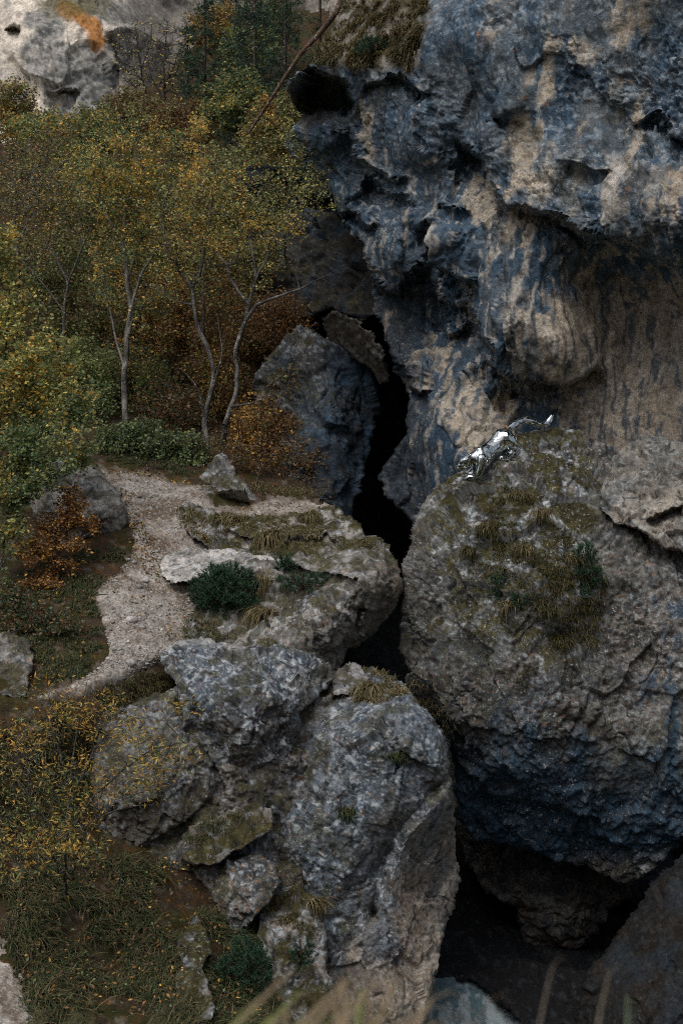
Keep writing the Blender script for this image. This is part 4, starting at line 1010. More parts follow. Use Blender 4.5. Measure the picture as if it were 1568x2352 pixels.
def pine_bush(name, label, key, u, v, ru, rv, shoots, per, length, dome=True, cols=PINE, depth=None, group=None):
    """low mountain pine: a dome of needle shoots on short stems"""
    p, nn = on(key, u, v + rv * .6)
    d0 = (p - CAM) @ FWD if depth is None else depth
    c0 = P(u, v, d0 - .15)
    m = FOC / d0
    q = rand_unit(shoots) * (RNG.random(shoots) ** .3)[:, None]
    cen = c0 + q[:, 0:1] * RGT * ru / m + q[:, 1:2] * UPV * rv / m + q[:, 2:3] * FWD * ru / m * .8
    cen += .10 * np.stack([fbm(cen, .4, 2, k) for k in (1, 2, 3)], -1)
    dirs = q * np.array((1, 1, 1)); dirs = dirs[:, 0:1] * RGT + dirs[:, 1:2] * UPV + dirs[:, 2:3] * FWD + np.array((0, 0, .6)); dirs /= np.linalg.norm(dirs, axis=1)[:, None]
    root = empty(name, p); set_props(root, label, 'pine' if group != 'w' else 'pine', None)
    v_, F, c = needles(cen - p, dirs, per, length, cols)
    obj('needles', mesh_np('needles', v_, F, MAT_NEEDLE, c, False), root)
    k = RNG.integers(0, shoots, max(20, shoots // 3))
    a = np.tile(np.zeros(3), (len(k), 1)) + RNG.normal(0, .04, (len(k), 3)); b = cen[k] - p
    mid = (a + b) * .5 + np.array((0, 0, .05)) + RNG.normal(0, .05, (len(k), 3))
    va, Fa = tube_arrays(a, mid, np.full(len(k), .014), np.full(len(k), .010)); vb, Fb = tube_arrays(mid, b, np.full(len(k), .010), np.full(len(k), .005))
    obj('stem', mesh_np('stem', np.concatenate([va, vb]), np.concatenate([Fa, Fb + len(va)]), MAT_BARK, np.tile(np.array((.10, .07, .05)), (len(va) * 2, 1))), root)
    return root

def gp(u, v):                                   # a point on the hillside, as (u, v, d)
    return (u, v, depth_on('ground', u, v))

# ------------------------------------------------------------------ the wood
def gbase(u, d):
    """where on the hillside a tree at distance d stands"""
    for v in np.arange(1120, 120, -6.0):
        if depth_on('ground', u, v) >= d: return (u, v + 6, d)
    return (u, 300, d)

def far_trees():
    # bare thin-stemmed trees in front of the pale crag
    T = [([gbase(345, 62), (345, 300, 62), (342, 250, 62), (330, 190, 62), (318, 120, 62), (312, 60, 62)], [(330, 190, 62), (300, 150, 62), (270, 110, 62)], [(325, 160, 62), (345, 100, 62), (350, 50, 62)], 'left'),
         ([(372, 300, 60), (378, 250, 60), (376, 190, 60), (380, 120, 60), (384, 50, 60)], [(376, 200, 60), (400, 150, 60), (420, 90, 60)], [(377, 230, 60), (350, 180, 60), (338, 130, 60)], 'right')]
    for a, b, c, w in T:
        cu = a[-1][0]; d = a[0][2]
        tree('bare_tree', f'nearly leafless thin-stemmed dark tree, the {w} one of two before the pale crag', 'tree', [(a, .07, .012), (b, .03, .006), (c, .035, .006)],
             [(cu, 110, d, 60, 75, 1.2), (cu, 190, d, 55, 60, 1.2)], 260, 2.2, .11, ((LIME, .5), (YEL, .3), (BRN, .3)), (.04, .032, .027), .3, .010, group='bare trees before the crag')
    # dark spruce and pines
    def conifer(u, vb, vt, w, d, label, nb=60, cols=PINE):
        p = P(*gbase(u, d)); q = P(u, vt, d); H = q[2] - p[2]
        root = empty('pine_tree', p); set_props(root, label, 'pine tree', 'pines at the top of the wood')
        v, F = tube_arrays(np.zeros((1, 3)), np.array([q - p]), np.array([.14]), np.array([.03]), 6)
        tv, tF = [v], [F]; cen, dr = [], []
        for k in range(nb):
            t = .12 + .86 * random.random()
            an = random.uniform(0, 2 * math.pi)
            L = w / (FOC / d) * (1.05 - t) ** .7 * random.uniform(.7, 1.15)
            a = (q - p) * t; dv = np.array((math.cos(an), math.sin(an), random.uniform(.0, .3)))
            b = a + dv * L
            vv, ff = tube_arrays(a[None], b[None], np.array([.02]), np.array([.008])); tF.append(ff + sum(len(x) for x in tv)); tv.append(vv)
            for s in range(max(3, int(L / .13))):
                f = random.uniform(.3, 1)
                cen.append(a + dv * L * f + np.array((random.gauss(0, .13), random.gauss(0, .13), random.gauss(.02, .09)))); dr.append(dv * .7 + rand_unit(1)[0] * .7)
        obj('trunk', mesh_np('trunk', np.concatenate(tv), np.concatenate(tF), MAT_BARK, np.tile(np.array((.07, .055, .045)), (sum(len(x) for x in tv), 1))), root)
        dr = np.array(dr); dr /= np.linalg.norm(dr, axis=1)[:, None]
        v, F, c = needles(np.array(cen), dr, 14, .16, cols, .012)
        obj('crown', mesh_np('crown', v, F, MAT_NEEDLE, c, False), root)
    conifer(470, 290, -30, 62, 63, 'dark green spruce just right of the bare trees', 90)
    conifer(430, 230, 60, 40, 66, 'small dark spruce showing between the bare trees and the tall spruce', 60)
    conifer(585, 250, -90, 90, 58, 'broad blue-green pine left of the leaning log', 110, ((.03, .07, .05), (.04, .085, .055), (.025, .055, .04)))
    conifer(655, 200, -120, 70, 56, 'tall pine behind the upper half of the leaning log', 100)
    conifer(530, 200, -60, 60, 68, 'distant pine rising between the spruce and the broad pine', 80)
    conifer(735, 90, -160, 60, 46, 'dark pine standing above the cliff shelf at the top', 80)
    for (u, vb, cu, cv, ru, rv, d, pal, lab) in [
            (25, 420, 25, 265, 75, 95, 57, ((BRN, .3), (OLIVE, .5), (GOLD, .25)), 'golden bushy tree below the pale crag at the left edge'),
            (60, 430, 110, 330, 90, 90, 54, ((OLIVE, .5), (GREEN, .3), (GOLD, .2)), 'olive tree in front of the foot of the pale crag'),
            (390, 360, 400, 290, 110, 70, 56, ((RUST, .5), (BRN, .5), (OLIVE, .3)), 'rusty brown thicket at the foot of the bare trees'),
            (540, 330, 540, 230, 90, 80, 55, ((DKGREEN, .4), (OLIVE, .3), (GREEN, .4), (YEL, .05)), 'sparse yellow-green birch before the dark pines'),
            (640, 400, 630, 310, 90, 100, 50, ((OLIVE, .6), (BRN, .4), (GOLD, .2)), 'thin olive tree behind the lower end of the leaning log'),
            (500, 120, 500, 60, 80, 60, 66, ((BRN, .5), (GOLD, .2), (OLIVE, .3)), 'brownish tree high between the pines'),
            (620, 60, 620, 40, 90, 70, 64, ((DKGREEN, .5), (GREEN, .3), (BRN, .3)), 'dark green tree at the very top behind the tall pine'),
            (570, 150, 575, 120, 80, 70, 62, ((DKGREEN, .5), (OLIVE, .3), (GREEN, .3)), 'dark olive tree under the broad blue-green pine'),
            (690, 300, 690, 250, 50, 70, 47, ((OLIVE, .5), (BRN, .4), (DKGREEN, .3)), 'twiggy tree beside the cliff below the leaning log'),
            (200, 360, 215, 300, 80, 60, 56, ((OLIVE, .5), (BRN, .3), (GREEN, .3)), 'olive tree top against the middle foot of the pale crag'),
            (300, 330, 300, 260, 70, 60, 58, ((BRN, .5), (OLIVE, .4), (RUST, .2)), 'brown tree top left of the bare trees')]:
        tree('broadleaf_tree', lab, 'tree', [([gbase(u, d), (u + 4, (vb + cv) / 2, d), (cu, cv - rv * .6, d)], .06, .015)], [(cu, cv, d, ru, rv, 1.6)], 200, 60, .125, pal, (.07, .06, .05), .38, .007, group='far trees of the wood')
far_trees()

def fill_trees():
    """the closed canopy and its understorey behind the traced trees"""
    rows = [(90, 640, 80, 470, 130, 120, 49, ((BRN, .35), (OLIVE, .5), (GOLD, .15)), 60, 'grey-brown twiggy tree at the left behind the yellow bushes'),
            (215, 620, 215, 440, 110, 130, 50, ((GREEN, .35), (OLIVE, .5), (YEL, .15)), 70, 'olive-crowned tree behind the left side of the birch'),
            (400, 640, 400, 430, 130, 130, 49, ((GREEN, .2), (OLIVE, .55), (BRN, .2), (GOLD, .12)), 70, 'broad olive tree filling the gap right of the birch'),
            (540, 660, 540, 450, 120, 130, 48, ((BRN, .3), (OLIVE, .5), (LIME, .15), (GREEN, .15)), 70, 'olive and brown tree behind the two crooked grey trees'),
            (640, 640, 640, 480, 80, 120, 46, ((OLIVE, .5), (BRN, .3), (DKGREEN, .3)), 50, 'dull green tree close to the dark rock under the cliff'),
            (80, 900, 90, 740, 140, 140, 45, ((GREEN, .4), (OLIVE, .4), (RUST, .25)), 60, 'dark green thicket at the left below the twiggy tree'),
            (230, 900, 220, 740, 120, 130, 45, ((BRN, .3), (OLIVE, .5), (RUST, .3), (GREEN, .2)), 80, 'rust and olive understorey left of the birch trunk'),
            (380, 900, 385, 740, 110, 130, 45, ((BRN, .4), (RUST, .4), (OLIVE, .3), (GOLD, .12)), 80, 'rusty beech understorey between birch and crooked trees'),
            (540, 900, 540, 760, 110, 120, 44, ((BRN, .4), (RUST, .4), (OLIVE, .3), (ORG, .15)), 80, 'orange-brown understorey behind the crooked trunks'),
            (640, 830, 640, 730, 75, 70, 42.4, ((BRN, .5), (RUST, .4), (ORG, .15)), 40, 'orange beech sprays beside the shadowed rock'),
            (160, 1040, 160, 930, 130, 90, 41, ((GREEN, .45), (OLIVE, .35), (DKGREEN, .3)), 60, 'dark green bushes above the left boulder'),
            (590, 1080, 600, 990, 90, 90, 40.4, ((BRN, .45), (RUST, .4), (GOLD, .25)), 60, 'brown-leaved bush behind the pointed rock'),
            (690, 1120, 690, 1060, 70, 55, 39.2, ((BRN, .6), (RUST, .3), (DKSTRAW, .4)), 30, 'dry twiggy shrub in front of the dark boulder by the slot'),
            (400, 1050, 400, 950, 100, 80, 41.5, ((BRN, .5), (DKGREEN, .3), (RUST, .3)), 45, 'shady brown thicket behind the crooked tree bases'),
            (300, 1040, 300, 880, 110, 110, 43, ((GREEN, .3), (OLIVE, .35), (BRN, .35), (GOLD, .12)), 70, 'mixed thicket behind the foot of the birch'),
            (500, 1050, 490, 900, 100, 110, 42.6, ((BRN, .4), (RUST, .35), (OLIVE, .3), (GOLD, .1)), 70, 'brown thicket behind the lower crooked trunks'),
            (660, 980, 655, 880, 60, 80, 41.6, ((BRN, .5), (OLIVE, .35), (RUST, .3)), 60, 'dull thicket against the left flank of the dark boulder'),
            (190, 1000, 190, 860, 100, 90, 42, ((GREEN, .4), (OLIVE, .4), (LIME, .15)), 70, 'green thicket between the left bushes and the birch'),
            (40, 1040, 40, 960, 110, 70, 39, ((GREEN, .5), (OLIVE, .3), (DKGREEN, .3)), 70, 'green thicket low at the left edge behind the bushes'),
            (150, 760, 150, 600, 120, 80, 46, ((OLIVE, .5), (BRN, .35), (GREEN, .25)), 70, 'olive crowns in the gap above the pale leaning stem'),
            (330, 760, 330, 590, 120, 80, 46.5, ((OLIVE, .45), (BRN, .3), (GREEN, .25), (GOLD, .12)), 70, 'olive and brown crowns behind the fork of the birch'),
            (500, 760, 500, 600, 110, 80, 46, ((OLIVE, .45), (BRN, .4), (GOLD, .12)), 70, 'olive crowns behind the bend of the crooked trees'),
            (-10, 760, -10, 620, 100, 100, 46, ((OLIVE, .5), (GREEN, .3), (BRN, .3)), 70, 'dull crowns at the left edge behind the tall yellow bush'),
            (620, 700, 610, 610, 70, 60, 44, ((OLIVE, .4), (BRN, .4), (DKGREEN, .25)), 60, 'dull leaves beside the bare arm of the right crooked tree')]
    for u, vb, cu, cv, ru, rv, d, pal, lv, lab in rows:
        dd = d
        tree('broadleaf_tree', lab, 'tree', [([gbase(u, dd), (u + 6, (vb + cv) / 2, dd), (cu, cv - rv * .6, dd)], .05, .012), ([(u, vb, dd), (u - ru * .4, cv, dd + .4)], .03, .01), ([(u, vb, dd), (u + ru * .4, cv, dd - .3)], .03, .01)],
             [(cu, cv, dd, ru, rv, 1.3)], 240, lv * .72, .10, pal, (.085, .075, .065), .34, .006, group='understorey and filling trees of the wood')
fill_trees()

# the birch with its forked white trunk
tree('birch_tree', 'birch with a pale forked trunk and golden-green crown', 'tree',
     [([gp(288, 1000), (287, 900, 40), (287, 850, 40), (292, 760, 40), (300, 690, 40), (291, 640, 40), (285, 560, 40), (287, 470, 40), (275, 380, 40), (262, 290, 40)], .10, .022),
      ([(293, 780, 40), (308, 690, 40), (330, 620, 39.8), (362, 575, 39.8), (390, 548, 39.8)], .07, .02), ([(287, 850, 40), (262, 760, 40.2), (248, 680, 40.3), (235, 600, 40.3)], .045, .012),
      ([(287, 480, 40), (310, 400, 40), (330, 320, 40)], .04, .01), ([(290, 640, 40), (320, 560, 40.2), (345, 480, 40.3)], .04, .01), ([(285, 560, 40), (240, 480, 39.8), (215, 400, 39.8)], .04, .01)],
     [(275, 330, 40, 95, 105, 1.2), (240, 420, 40, 90, 110, 1.3), (340, 420, 40, 90, 120, 1.3), (300, 560, 40.3, 110, 90, 1.2), (370, 330, 40.3, 60, 60, .9), (330, 700, 40.6, 70, 70, .9), (235, 640, 40.6, 60, 80, .9)],
     480, 36, .088, ((GREEN, .24), (OLIVE, .34), (LIME, .12), (YEL, .16), (GOLD, .22)), (.13, .12, .105),   .24, .009, bare=.55)
tree('birch_tree', 'small yellow birch top glowing right of the forked birch', 'tree', [([gp(470, 900), (468, 700, 42), (462, 500, 42), (462, 380, 42), (460, 270, 42)], .06, .012)],
     [(462, 320, 42, 36, 70, .6), (455, 440, 42, 60, 90, .8)], 130, 42, .09, ((OLIVE, .4), (LIME, .2), (GOLD, .3), (YEL, .3)), (.2, .19, .17), .22, .005, bare=.5)
# two crooked grey trees
tree('crooked_tree', 'crooked grey-barked tree, left of the pair behind the footpath', 'tree',
     [([gp(476, 1060), (472, 960, 39), (482, 910, 39), (490, 850, 39), (478, 800, 39), (458, 760, 39), (446, 700, 39), (443, 660, 39), (420, 625, 39), (392, 590, 39), (386, 550, 39)], .095, .024),
      ([(445, 665, 39), (462, 610, 39), (472, 560, 39.2), (484, 480, 39.3), (490, 420, 39.3)], .06, .014), ([(472, 960, 39), (455, 900, 38.8), (430, 860, 38.8), (412, 845, 38.8)], .035, .01),
      ([(480, 905, 39), (500, 860, 38.9), (512, 800, 38.9), (500, 730, 39)], .04, .012), ([(390, 590, 39), (375, 520, 39), (380, 450, 39)], .035, .01), ([(446, 700, 39), (400, 690, 38.8), (360, 660, 38.8), (330, 655, 38.8)], .03, .008)],
     [(420, 500, 39, 90, 110, 1.2), (480, 420, 39.2, 70, 90, 1.0), (390, 640, 39, 70, 50, .8), (470, 640, 39.4, 60, 60, .8)], 300, 22, .08, ((OLIVE, .45), (LIME, .2), (GOLD, .2), (BRN, .2)), (.075, .072, .066),   .24, .009, bare=.5)
tree('crooked_tree', 'crooked grey-barked tree, right of the pair, with a bare arm to the right', 'tree',
     [([gp(507, 1045), (518, 975, 38.6), (532, 934, 38.6), (546, 868, 38.6), (541, 825, 38.6), (550, 780, 38.6), (566, 735, 38.6), (572, 700, 38.6), (588, 645, 38.6), (612, 590, 38.6), (625, 540, 38.6)], .09, .02),
      ([(568, 720, 38.6), (592, 700, 38.5), (640, 680, 38.4), (690, 664, 38.3), (715, 650, 38.3), (752, 632, 38.3)], .055, .010), ([(570, 705, 38.6), (548, 670, 38.6), (528, 640, 38.6), (520, 610, 38.6), (490, 578, 38.7), (450, 545, 38.8)], .065, .018),
      ([(525, 625, 38.6), (548, 580, 38.6), (545, 550, 38.6)], .04, .012), ([(690, 664, 38.3), (680, 625, 38.3), (690, 590, 38.3)], .022, .007), ([(612, 590, 38.6), (650, 545, 38.6), (690, 510, 38.6)], .035, .008),
      ([(532, 934, 38.6), (580, 925, 38.4), (615, 910, 38.4), (640, 905, 38.4)], .03, .008), ([(588, 645, 38.6), (580, 580, 38.6), (560, 500, 38.7), (550, 430, 38.8)], .04, .01)],
     [(560, 480, 38.7, 80, 110, 1.1), (640, 500, 38.7, 80, 80, 1.0), (500, 560, 38.8, 60, 60, .8), (600, 640, 38.8, 50, 50, .6)], 300, 20, .08, ((OLIVE, .45), (LIME, .2), (GOLD, .2), (YEL, .1)), (.075, .072, .066),   .24, .009, bare=.5)
tree('slender_tree', 'slender pale-twigged tree reaching out over the blue cliff', 'tree', [([gp(650, 640), (655, 560, 40.5), (660, 480, 40.3), (672, 400, 40), (690, 330, 40)], .06, .012), ([(660, 480, 40.3), (700, 430, 39.8), (745, 400, 39.4), (775, 385, 39.2)], .03, .006),
     ([(655, 530, 40.4), (700, 500, 39.9), (750, 480, 39.5)], .028, .006)], [(690, 400, 39.8, 75, 70, .7), (720, 450, 39.5, 60, 50, .6), (670, 320, 40, 45, 60, .6)], 150, 15, .085, ((LIME, .45), (OLIVE, .5), (YEL, .15)), (.17, .16, .145), .2, .005)
tree('slender_tree', 'pale leaning stem in the left of the wood with few leaves', 'tree', [([gp(128, 900), (132, 860, 41), (148, 740, 41), (158, 650, 41), (185, 580, 41), (205, 520, 41), (216, 470, 41)], .06, .015), ([(158, 650, 41), (110, 560, 41), (80, 500, 41), (60, 440, 41)], .035, .01),
     ([(150, 720, 41), (90, 640, 41), (40, 590, 41)], .03, .01)], [(110, 440, 41, 110, 90, 1.2), (60, 560, 41, 80, 80, 1), (190, 480, 41, 60, 80, .9)], 280, 13, .08, ((OLIVE, .4), (BRN, .35), (GOLD, .2), (GREYGREEN, .2)), (.12, .115, .105), .25, .009)
tree('slender_tree', 'thin twiggy tree at the upper left edge of the wood', 'tree', [([gp(40, 760), (45, 640, 43), (35, 520, 43), (50, 400, 43), (40, 330, 43)], .06, .012), ([(40, 560, 43), (90, 450, 43), (110, 370, 43)], .03, .008)],
     [(60, 400, 43, 100, 90, 1.2), (110, 330, 43, 70, 60, .8)], 240, 14, .085, ((OLIVE, .4), (BRN, .4), (GREYGREEN, .3), (ORG, .12)), (.12, .11, .10), .26, .009)

# nearer bushes at the left edge
tree('leafy_bush', 'tall yellow-green bush at the left edge above the green one', 'bush', [([gp(-10, 1150), (-5, 1000, 33), (10, 850, 33), (20, 700, 33), (5, 560, 33)], .05, .012), ([(5, 900, 33), (80, 800, 32.8), (120, 720, 32.8)], .03, .008), ([(0, 960, 33), (110, 900, 32.8), (170, 850, 32.8)], .03, .008)],
     [(10, 570, 33, 50, 70, .6), (20, 700, 33, 80, 80, .8), (70, 820, 32.8, 110, 80, .9), (110, 900, 32.8, 120, 60, .8), (20, 930, 33, 80, 70, .7)], 420, 40, .098, ((OLIVE, .35), (LIME, .25), (YEL, .22), (GOLD, .15), (GREEN, .2)), (.12, .11, .10), .22, .005, ratio=.6)
tree('leafy_bush', 'fresh green bush overhanging the left boulder', 'bush', [([gp(-20, 1420), (0, 1300, 31.2), (20, 1180, 31.2), (40, 1080, 31.2), (60, 1020, 31.2)], .04, .01), ([(20, 1180, 31.2), (90, 1100, 31.2), (150, 1040, 31.3)], .025, .008), ([(0, 1300, 31), (50, 1220, 30.8)], .02, .008)],
     [(50, 1030, 31.3, 90, 60, .6), (140, 1010, 31.8, 90, 40, .6), (25, 1120, 31.2, 60, 60, .5), (60, 1100, 31.0, 80, 50, .5), (20, 1220, 31, 50, 70, .5), (0, 1320, 30.6, 35, 50, .4), (170, 950, 32.4, 80, 50, .6), (90, 1075, 31.4, 100, 45, .5), (190, 1045, 32.0, 70, 30, .4)], 330, 42, .092,
     ((GREEN, .4), (OLIVE, .35), (GREYGREEN, .25), (YEL, .08)), (.11, .10, .085), .2, .0045, ratio=.6)
tree('beech_bush', 'orange-leaved young beech in front of the left boulder', 'bush', [([gp(120, 1420), (122, 1330, 31.2), (128, 1250, 31.3), (150, 1180, 31.6), (175, 1110, 31.8)], .03, .008), ([(125, 1290, 31.2), (70, 1260, 31), (30, 1235, 31)], .018, .006), ([(125, 1270, 31.2), (180, 1240, 31.3), (215, 1220, 31.4)], .018, .006)],
     [(165, 1150, 31.8, 50, 50, .4), (130, 1200, 31.5, 70, 26, .5), (190, 1195, 31.8, 45, 26, .35), (130, 1250, 31.3, 90, 20, .5), (60, 1270, 31, 60, 22, .4), (150, 1300, 31.2, 70, 20, .4), (90, 1340, 31, 80, 22, .4), (160, 1390, 30.6, 60, 16, .3)], 330, 34, .068,
     ((RUST, .4), (ORG, .35), (GOLD, .15), (BRN, .3)), (.07, .06, .05), .13, .004, ratio=.6, flat=.8)
tree('green_shrub', 'low green shrubs at the back edge of the footpath', 'bush', [([gp(340, 1080), (340, 1030, 39), (345, 985, 39)], .02, .006), ([(340, 1050, 39), (280, 1010, 38.8)], .015, .005), ([(340, 1050, 39), (420, 1030, 38.8)], .015, .005)],
     [(265, 1015, 38.6, 60, 55, .6), (340, 1015, 38.4, 75, 58, .6), (410, 1035, 38.2, 60, 50, .5), (440, 1070, 37.9, 34, 32, .35), (225, 1035, 38.2, 40, 40, .4)], 420, 34, .085, ((GREEN, .45), (GREYGREEN, .3), (OLIVE, .2), (DKGREEN, .2)), (.08, .07, .06), .16, .004, ratio=.7)
tree('leafy_bush', 'orange-leaved bush right of the pointed rock', 'bush', [([gp(590, 1110), (600, 1070, 38.2), (610, 1010, 38.2)], .02, .006)], [(560, 1040, 38.4, 50, 60, .5), (620, 1060, 38.2, 60, 50, .5), (570, 960, 38.6, 60, 50, .5)], 150, 13, .07,
     ((BRN, .3), (RUST, .3), (ORG, .3), (GOLD, .2), (OLIVE, .2)), (.07, .06, .05), .18, .004, ratio=.65)
tree('dry_shrub', 'grey dry twigs at the far end of the path under the dark rock', 'bush', [([gp(700, 1155), (702, 1130, 37.6), (700, 1100, 37.6)], .012, .004), ([(702, 1140, 37.6), (745, 1110, 37.4)], .01, .004), ([(702, 1140, 37.6), (655, 1110, 37.6)], .01, .004)],
     [(690, 1110, 37.6, 70, 36, .4), (750, 1135, 37.3, 30, 30, .3)], 130, 6, .05, ((BRN, .5), (DKSTRAW, .5)), (.13, .11, .095), .14, .004)
tree('dry_shrub', 'brown brushwood around the feet of the crooked trees', 'bush', [([gp(500, 1090), (500, 1050, 38.4), (498, 1010, 38.5)], .015, .005), ([(500, 1060, 38.4), (450, 1020, 38.5)], .012, .004), ([(500, 1060, 38.4), (550, 1020, 38.3)], .012, .004)],
     [(470, 1030, 38.5, 60, 50, .5), (545, 1050, 38.0, 50, 45, .4)], 220, 16, .065, ((BRN, .5), (RUST, .3), (OLIVE, .25), (GREEN, .2)), (.10, .085, .07), .17, .005)
tree('leafy_bush', 'dark bush filling the bank left of the orange beech', 'bush', [([gp(20, 1520), (25, 1440, 28.9), (40, 1360, 29.6)], .02, .006), ([(25, 1460, 28.8), (90, 1420, 29.0)], .014, .005)],
     [(20, 1380, 29.7, 60, 60, .4), (80, 1420, 29.0, 80, 40, .4), (160, 1440, 28.6, 60, 26, .3)], 230, 26, .075, ((DKGREEN, .35), (BRN, .35), (RUST, .25), (GREEN, .25)), (.07, .06, .05), .17, .005, ratio=.6)
# leaning dead log
def log():
    pts = smooth_line([P(790, -20, 43), P(775, 22, 43), P(735, 75, 43.2), (P(690, 125, 43.4)), P(630, 215, 43.8), P(572, 305, 44.2)], .25)
    base = pts[-1]
    r = np.linspace(.10, .035, len(pts))
    v, F = tube_arrays(pts[:-1] - base, pts[1:] - base, r[:-1], r[1:], 8)
    wp = v + base
    c = np.tile(np.array((.13, .085, .055)), (len(v), 1)) * (1 + .5 * fbm(wp * np.array((1, 1, .4)), .2, 3, 9))[:, None]
    root = empty('leaning_log', base); set_props(root, 'long bare brown trunk leaning across the top of the wood against the cliff', 'log')
    obj('trunk', mesh_np('trunk', v, F, MAT_BARK, c), root)
    for k, (du, dv) in ((6, (-18, -30)), (12, (26, -16)), (18, (-26, 4)), (24, (20, -24))):
        if k < len(pts):
            a = pts[k] - base; d = (pts[k] - CAM) @ FWD; b = a + RGT * du / FOC * d - UPV * dv / FOC * d
            vv, ff = tube_arrays(a[None], b[None], np.array([.02]), np.array([.006]))
            obj('branch_stub', mesh_np('branch_stub', vv, ff, MAT_BARK, np.tile(np.array((.12, .085, .06)), (len(vv), 1))), root)
log()

# ------------------------------------------------------------------ willow bush at the lower left
def willow():
    d = 22.6
    st = [([(150, 2050, 24.0), (150, 1930, d), (158, 1850, d), (150, 1770, d), (128, 1690, d), (110, 1620, d)], .022, .007), ([(156, 1860, d), (200, 1760, 22.4), (240, 1690, 22.4), (300, 1640, 22.3)], .022, .006),
          ([(152, 1920, d), (215, 1830, 22.4), (280, 1770, 22.3), (350, 1720, 22.2), (420, 1705, 22.2)], .02, .005), ([(150, 1940, d), (80, 1850, 22.6), (30, 1780, 22.6)], .02, .006), ([(152, 1930, d), (220, 1880, 22.3), (300, 1850, 22.2), (370, 1850, 22.2)], .016, .005),
          ([(155, 1850, d), (170, 1720, 22.8), (190, 1620, 22.8), (200, 1560, 22.8)], .018, .005), ([(150, 1950, d), (60, 1940, 22.4), (10, 1960, 22.3)], .016, .005), ([(140, 2020, 23.2), (110, 1940, 22.6), (70, 1840, 22.5), (60, 1740, 22.5)], .022, .006), ([(165, 2015, 23.2), (190, 1930, 22.6), (230, 1840, 22.5), (260, 1760, 22.4)], .022, .006), ([(130, 2020, 23.2), (60, 1980, 22.5), (0, 1900, 22.4)], .016, .005), ([(215, 1920, 22.6), (235, 1960, 22.6), (280, 2020, 22.8), (330, 2070, 22.9)], .014, .004)]
    crown = [(110, 1640, d, 100, 80, .5), (210, 1620, d, 100, 60, .5), (300, 1690, 22.3, 110, 70, .4), (90, 1780, 22.6, 110, 90, .6), (230, 1790, 22.4, 110, 80, .5), (60, 1900, 22.5, 90, 80, .5), (330, 1800, 22.3, 80, 60, .4), (160, 1900, 22.4, 100, 70, .5), (410, 1620, 22.4, 45, 40, .3), (30, 1700, 22.6, 60, 60, .4), (380, 1740, 22.2, 90, 60, .35), (90, 1965, 22.2, 120, 50, .4), (200, 1950, 22.2, 70, 40, .3), (20, 1990, 22.2, 60, 40, .3)]
    root = tree('willow_bush', 'slender-leaved yellow willow bush in front of the grey block at lower left', 'bush', st, crown, 760, 0, bark=(.10, .088, .075), rt=.0036)
    base = np.array(root.location)
    n = 8600
    w = np.array([c[3] * c[4] for c in crown], float); w /= w.sum()
    k = RNG.choice(len(crown), n, p=w); C = np.array(crown)[k]
    q = rand_unit(n) * (RNG.random(n) ** .45)[:, None]
    cen = P(C[:, 0] + q[:, 0] * C[:, 3], C[:, 1] + q[:, 1] * C[:, 4], C[:, 2] + q[:, 2] * C[:, 5])
    keep = fbm(cen, .3, 2, 77) > -.02
    cen = cen[keep]
    pal = np.array((YEL, GOLD, GOLD, ORG, OLIVE, LIME, GREEN)); m, nt, b, out = None, None, None, None
    v, F, c = leaf_arrays(cen - base, .084, ((GREEN, .25), (OLIVE, .25), (YEL, .22), (GOLD, .35)), .26, .3)
    nn = len(cen); near = np.argsort(((cen - CAM) @ FWD))[:300]
    rest = np.setdiff1d(np.arange(nn), near)
    vi = (rest[:, None] * 4 + np.arange(4)).ravel()
    c = c * .88
    o = obj('foliage', mesh_np('foliage', v[vi], np.arange(len(vi)).reshape(-1, 4), MAT_LEAF, c[vi], False), root); o['kind'] = 'stuff'
    protos = []
    for col in ((YEL), (GOLD), (ORG), (OLIVE), (LIME), (GREEN)):
        pv = np.array([(-.5, 0, 0), (-.15, .13, .03), (.2, .11, .03), (.5, 0, -.06), (.2, -.11, .03), (-.15, -.13, .03)]) * .09
        protos.append(mesh_np('leaf', pv, np.array([[0, 1, 2, 3], [0, 3, 4, 5]]), MAT_LEAF, np.tile(np.array(col) * .9, (6, 1)), False))
    wt = [.22, .26, .12, .16, .10, .14]
    for i in near:
        l = obj('leaf', random.choices(protos, wt)[0], root, cen[i] - base)
        l.rotation_euler = (random.uniform(-.9, .9), random.uniform(-1.2, 1.2), random.uniform(0, 6.28)); s = random.uniform(.7, 1.3); l.scale = (s, s, s)
willow()
for (u, v, key, n, lab) in ((130, 1560, 'ground', 50, 'bright yellow sprig of long leaves at the lower end of the path'), (455, 1640, 'lichenblock', 26, 'small yellow sprig hanging over the lichened dark boulder')):
    p, nn = on(key, u, v); base = p
    cc = p + np.array((0, -.25, .12)) + RNG.normal(0, 1, (n, 3)) * np.array((.28, .15, .10))
    root = empty('leafy_sprig', base); set_props(root, lab, 'shrub', 'small yellow sprigs')
    vv, F, c = leaf_arrays(cc - base, .10, ((YEL, .5), (GOLD, .3), (LIME, .2)), .26, .4); obj('leaves', mesh_np('leaves', vv, F, MAT_LEAF, c, False), root)
    tv, tF = tube_arrays(np.zeros((n // 3, 3)), (cc[:n // 3] - base), np.full(n // 3, .006), np.full(n // 3, .002)); obj('stem', mesh_np('stem', tv, tF, MAT_BARK, np.tile(np.array((.1, .07, .05)), (len(tv), 1))), root)

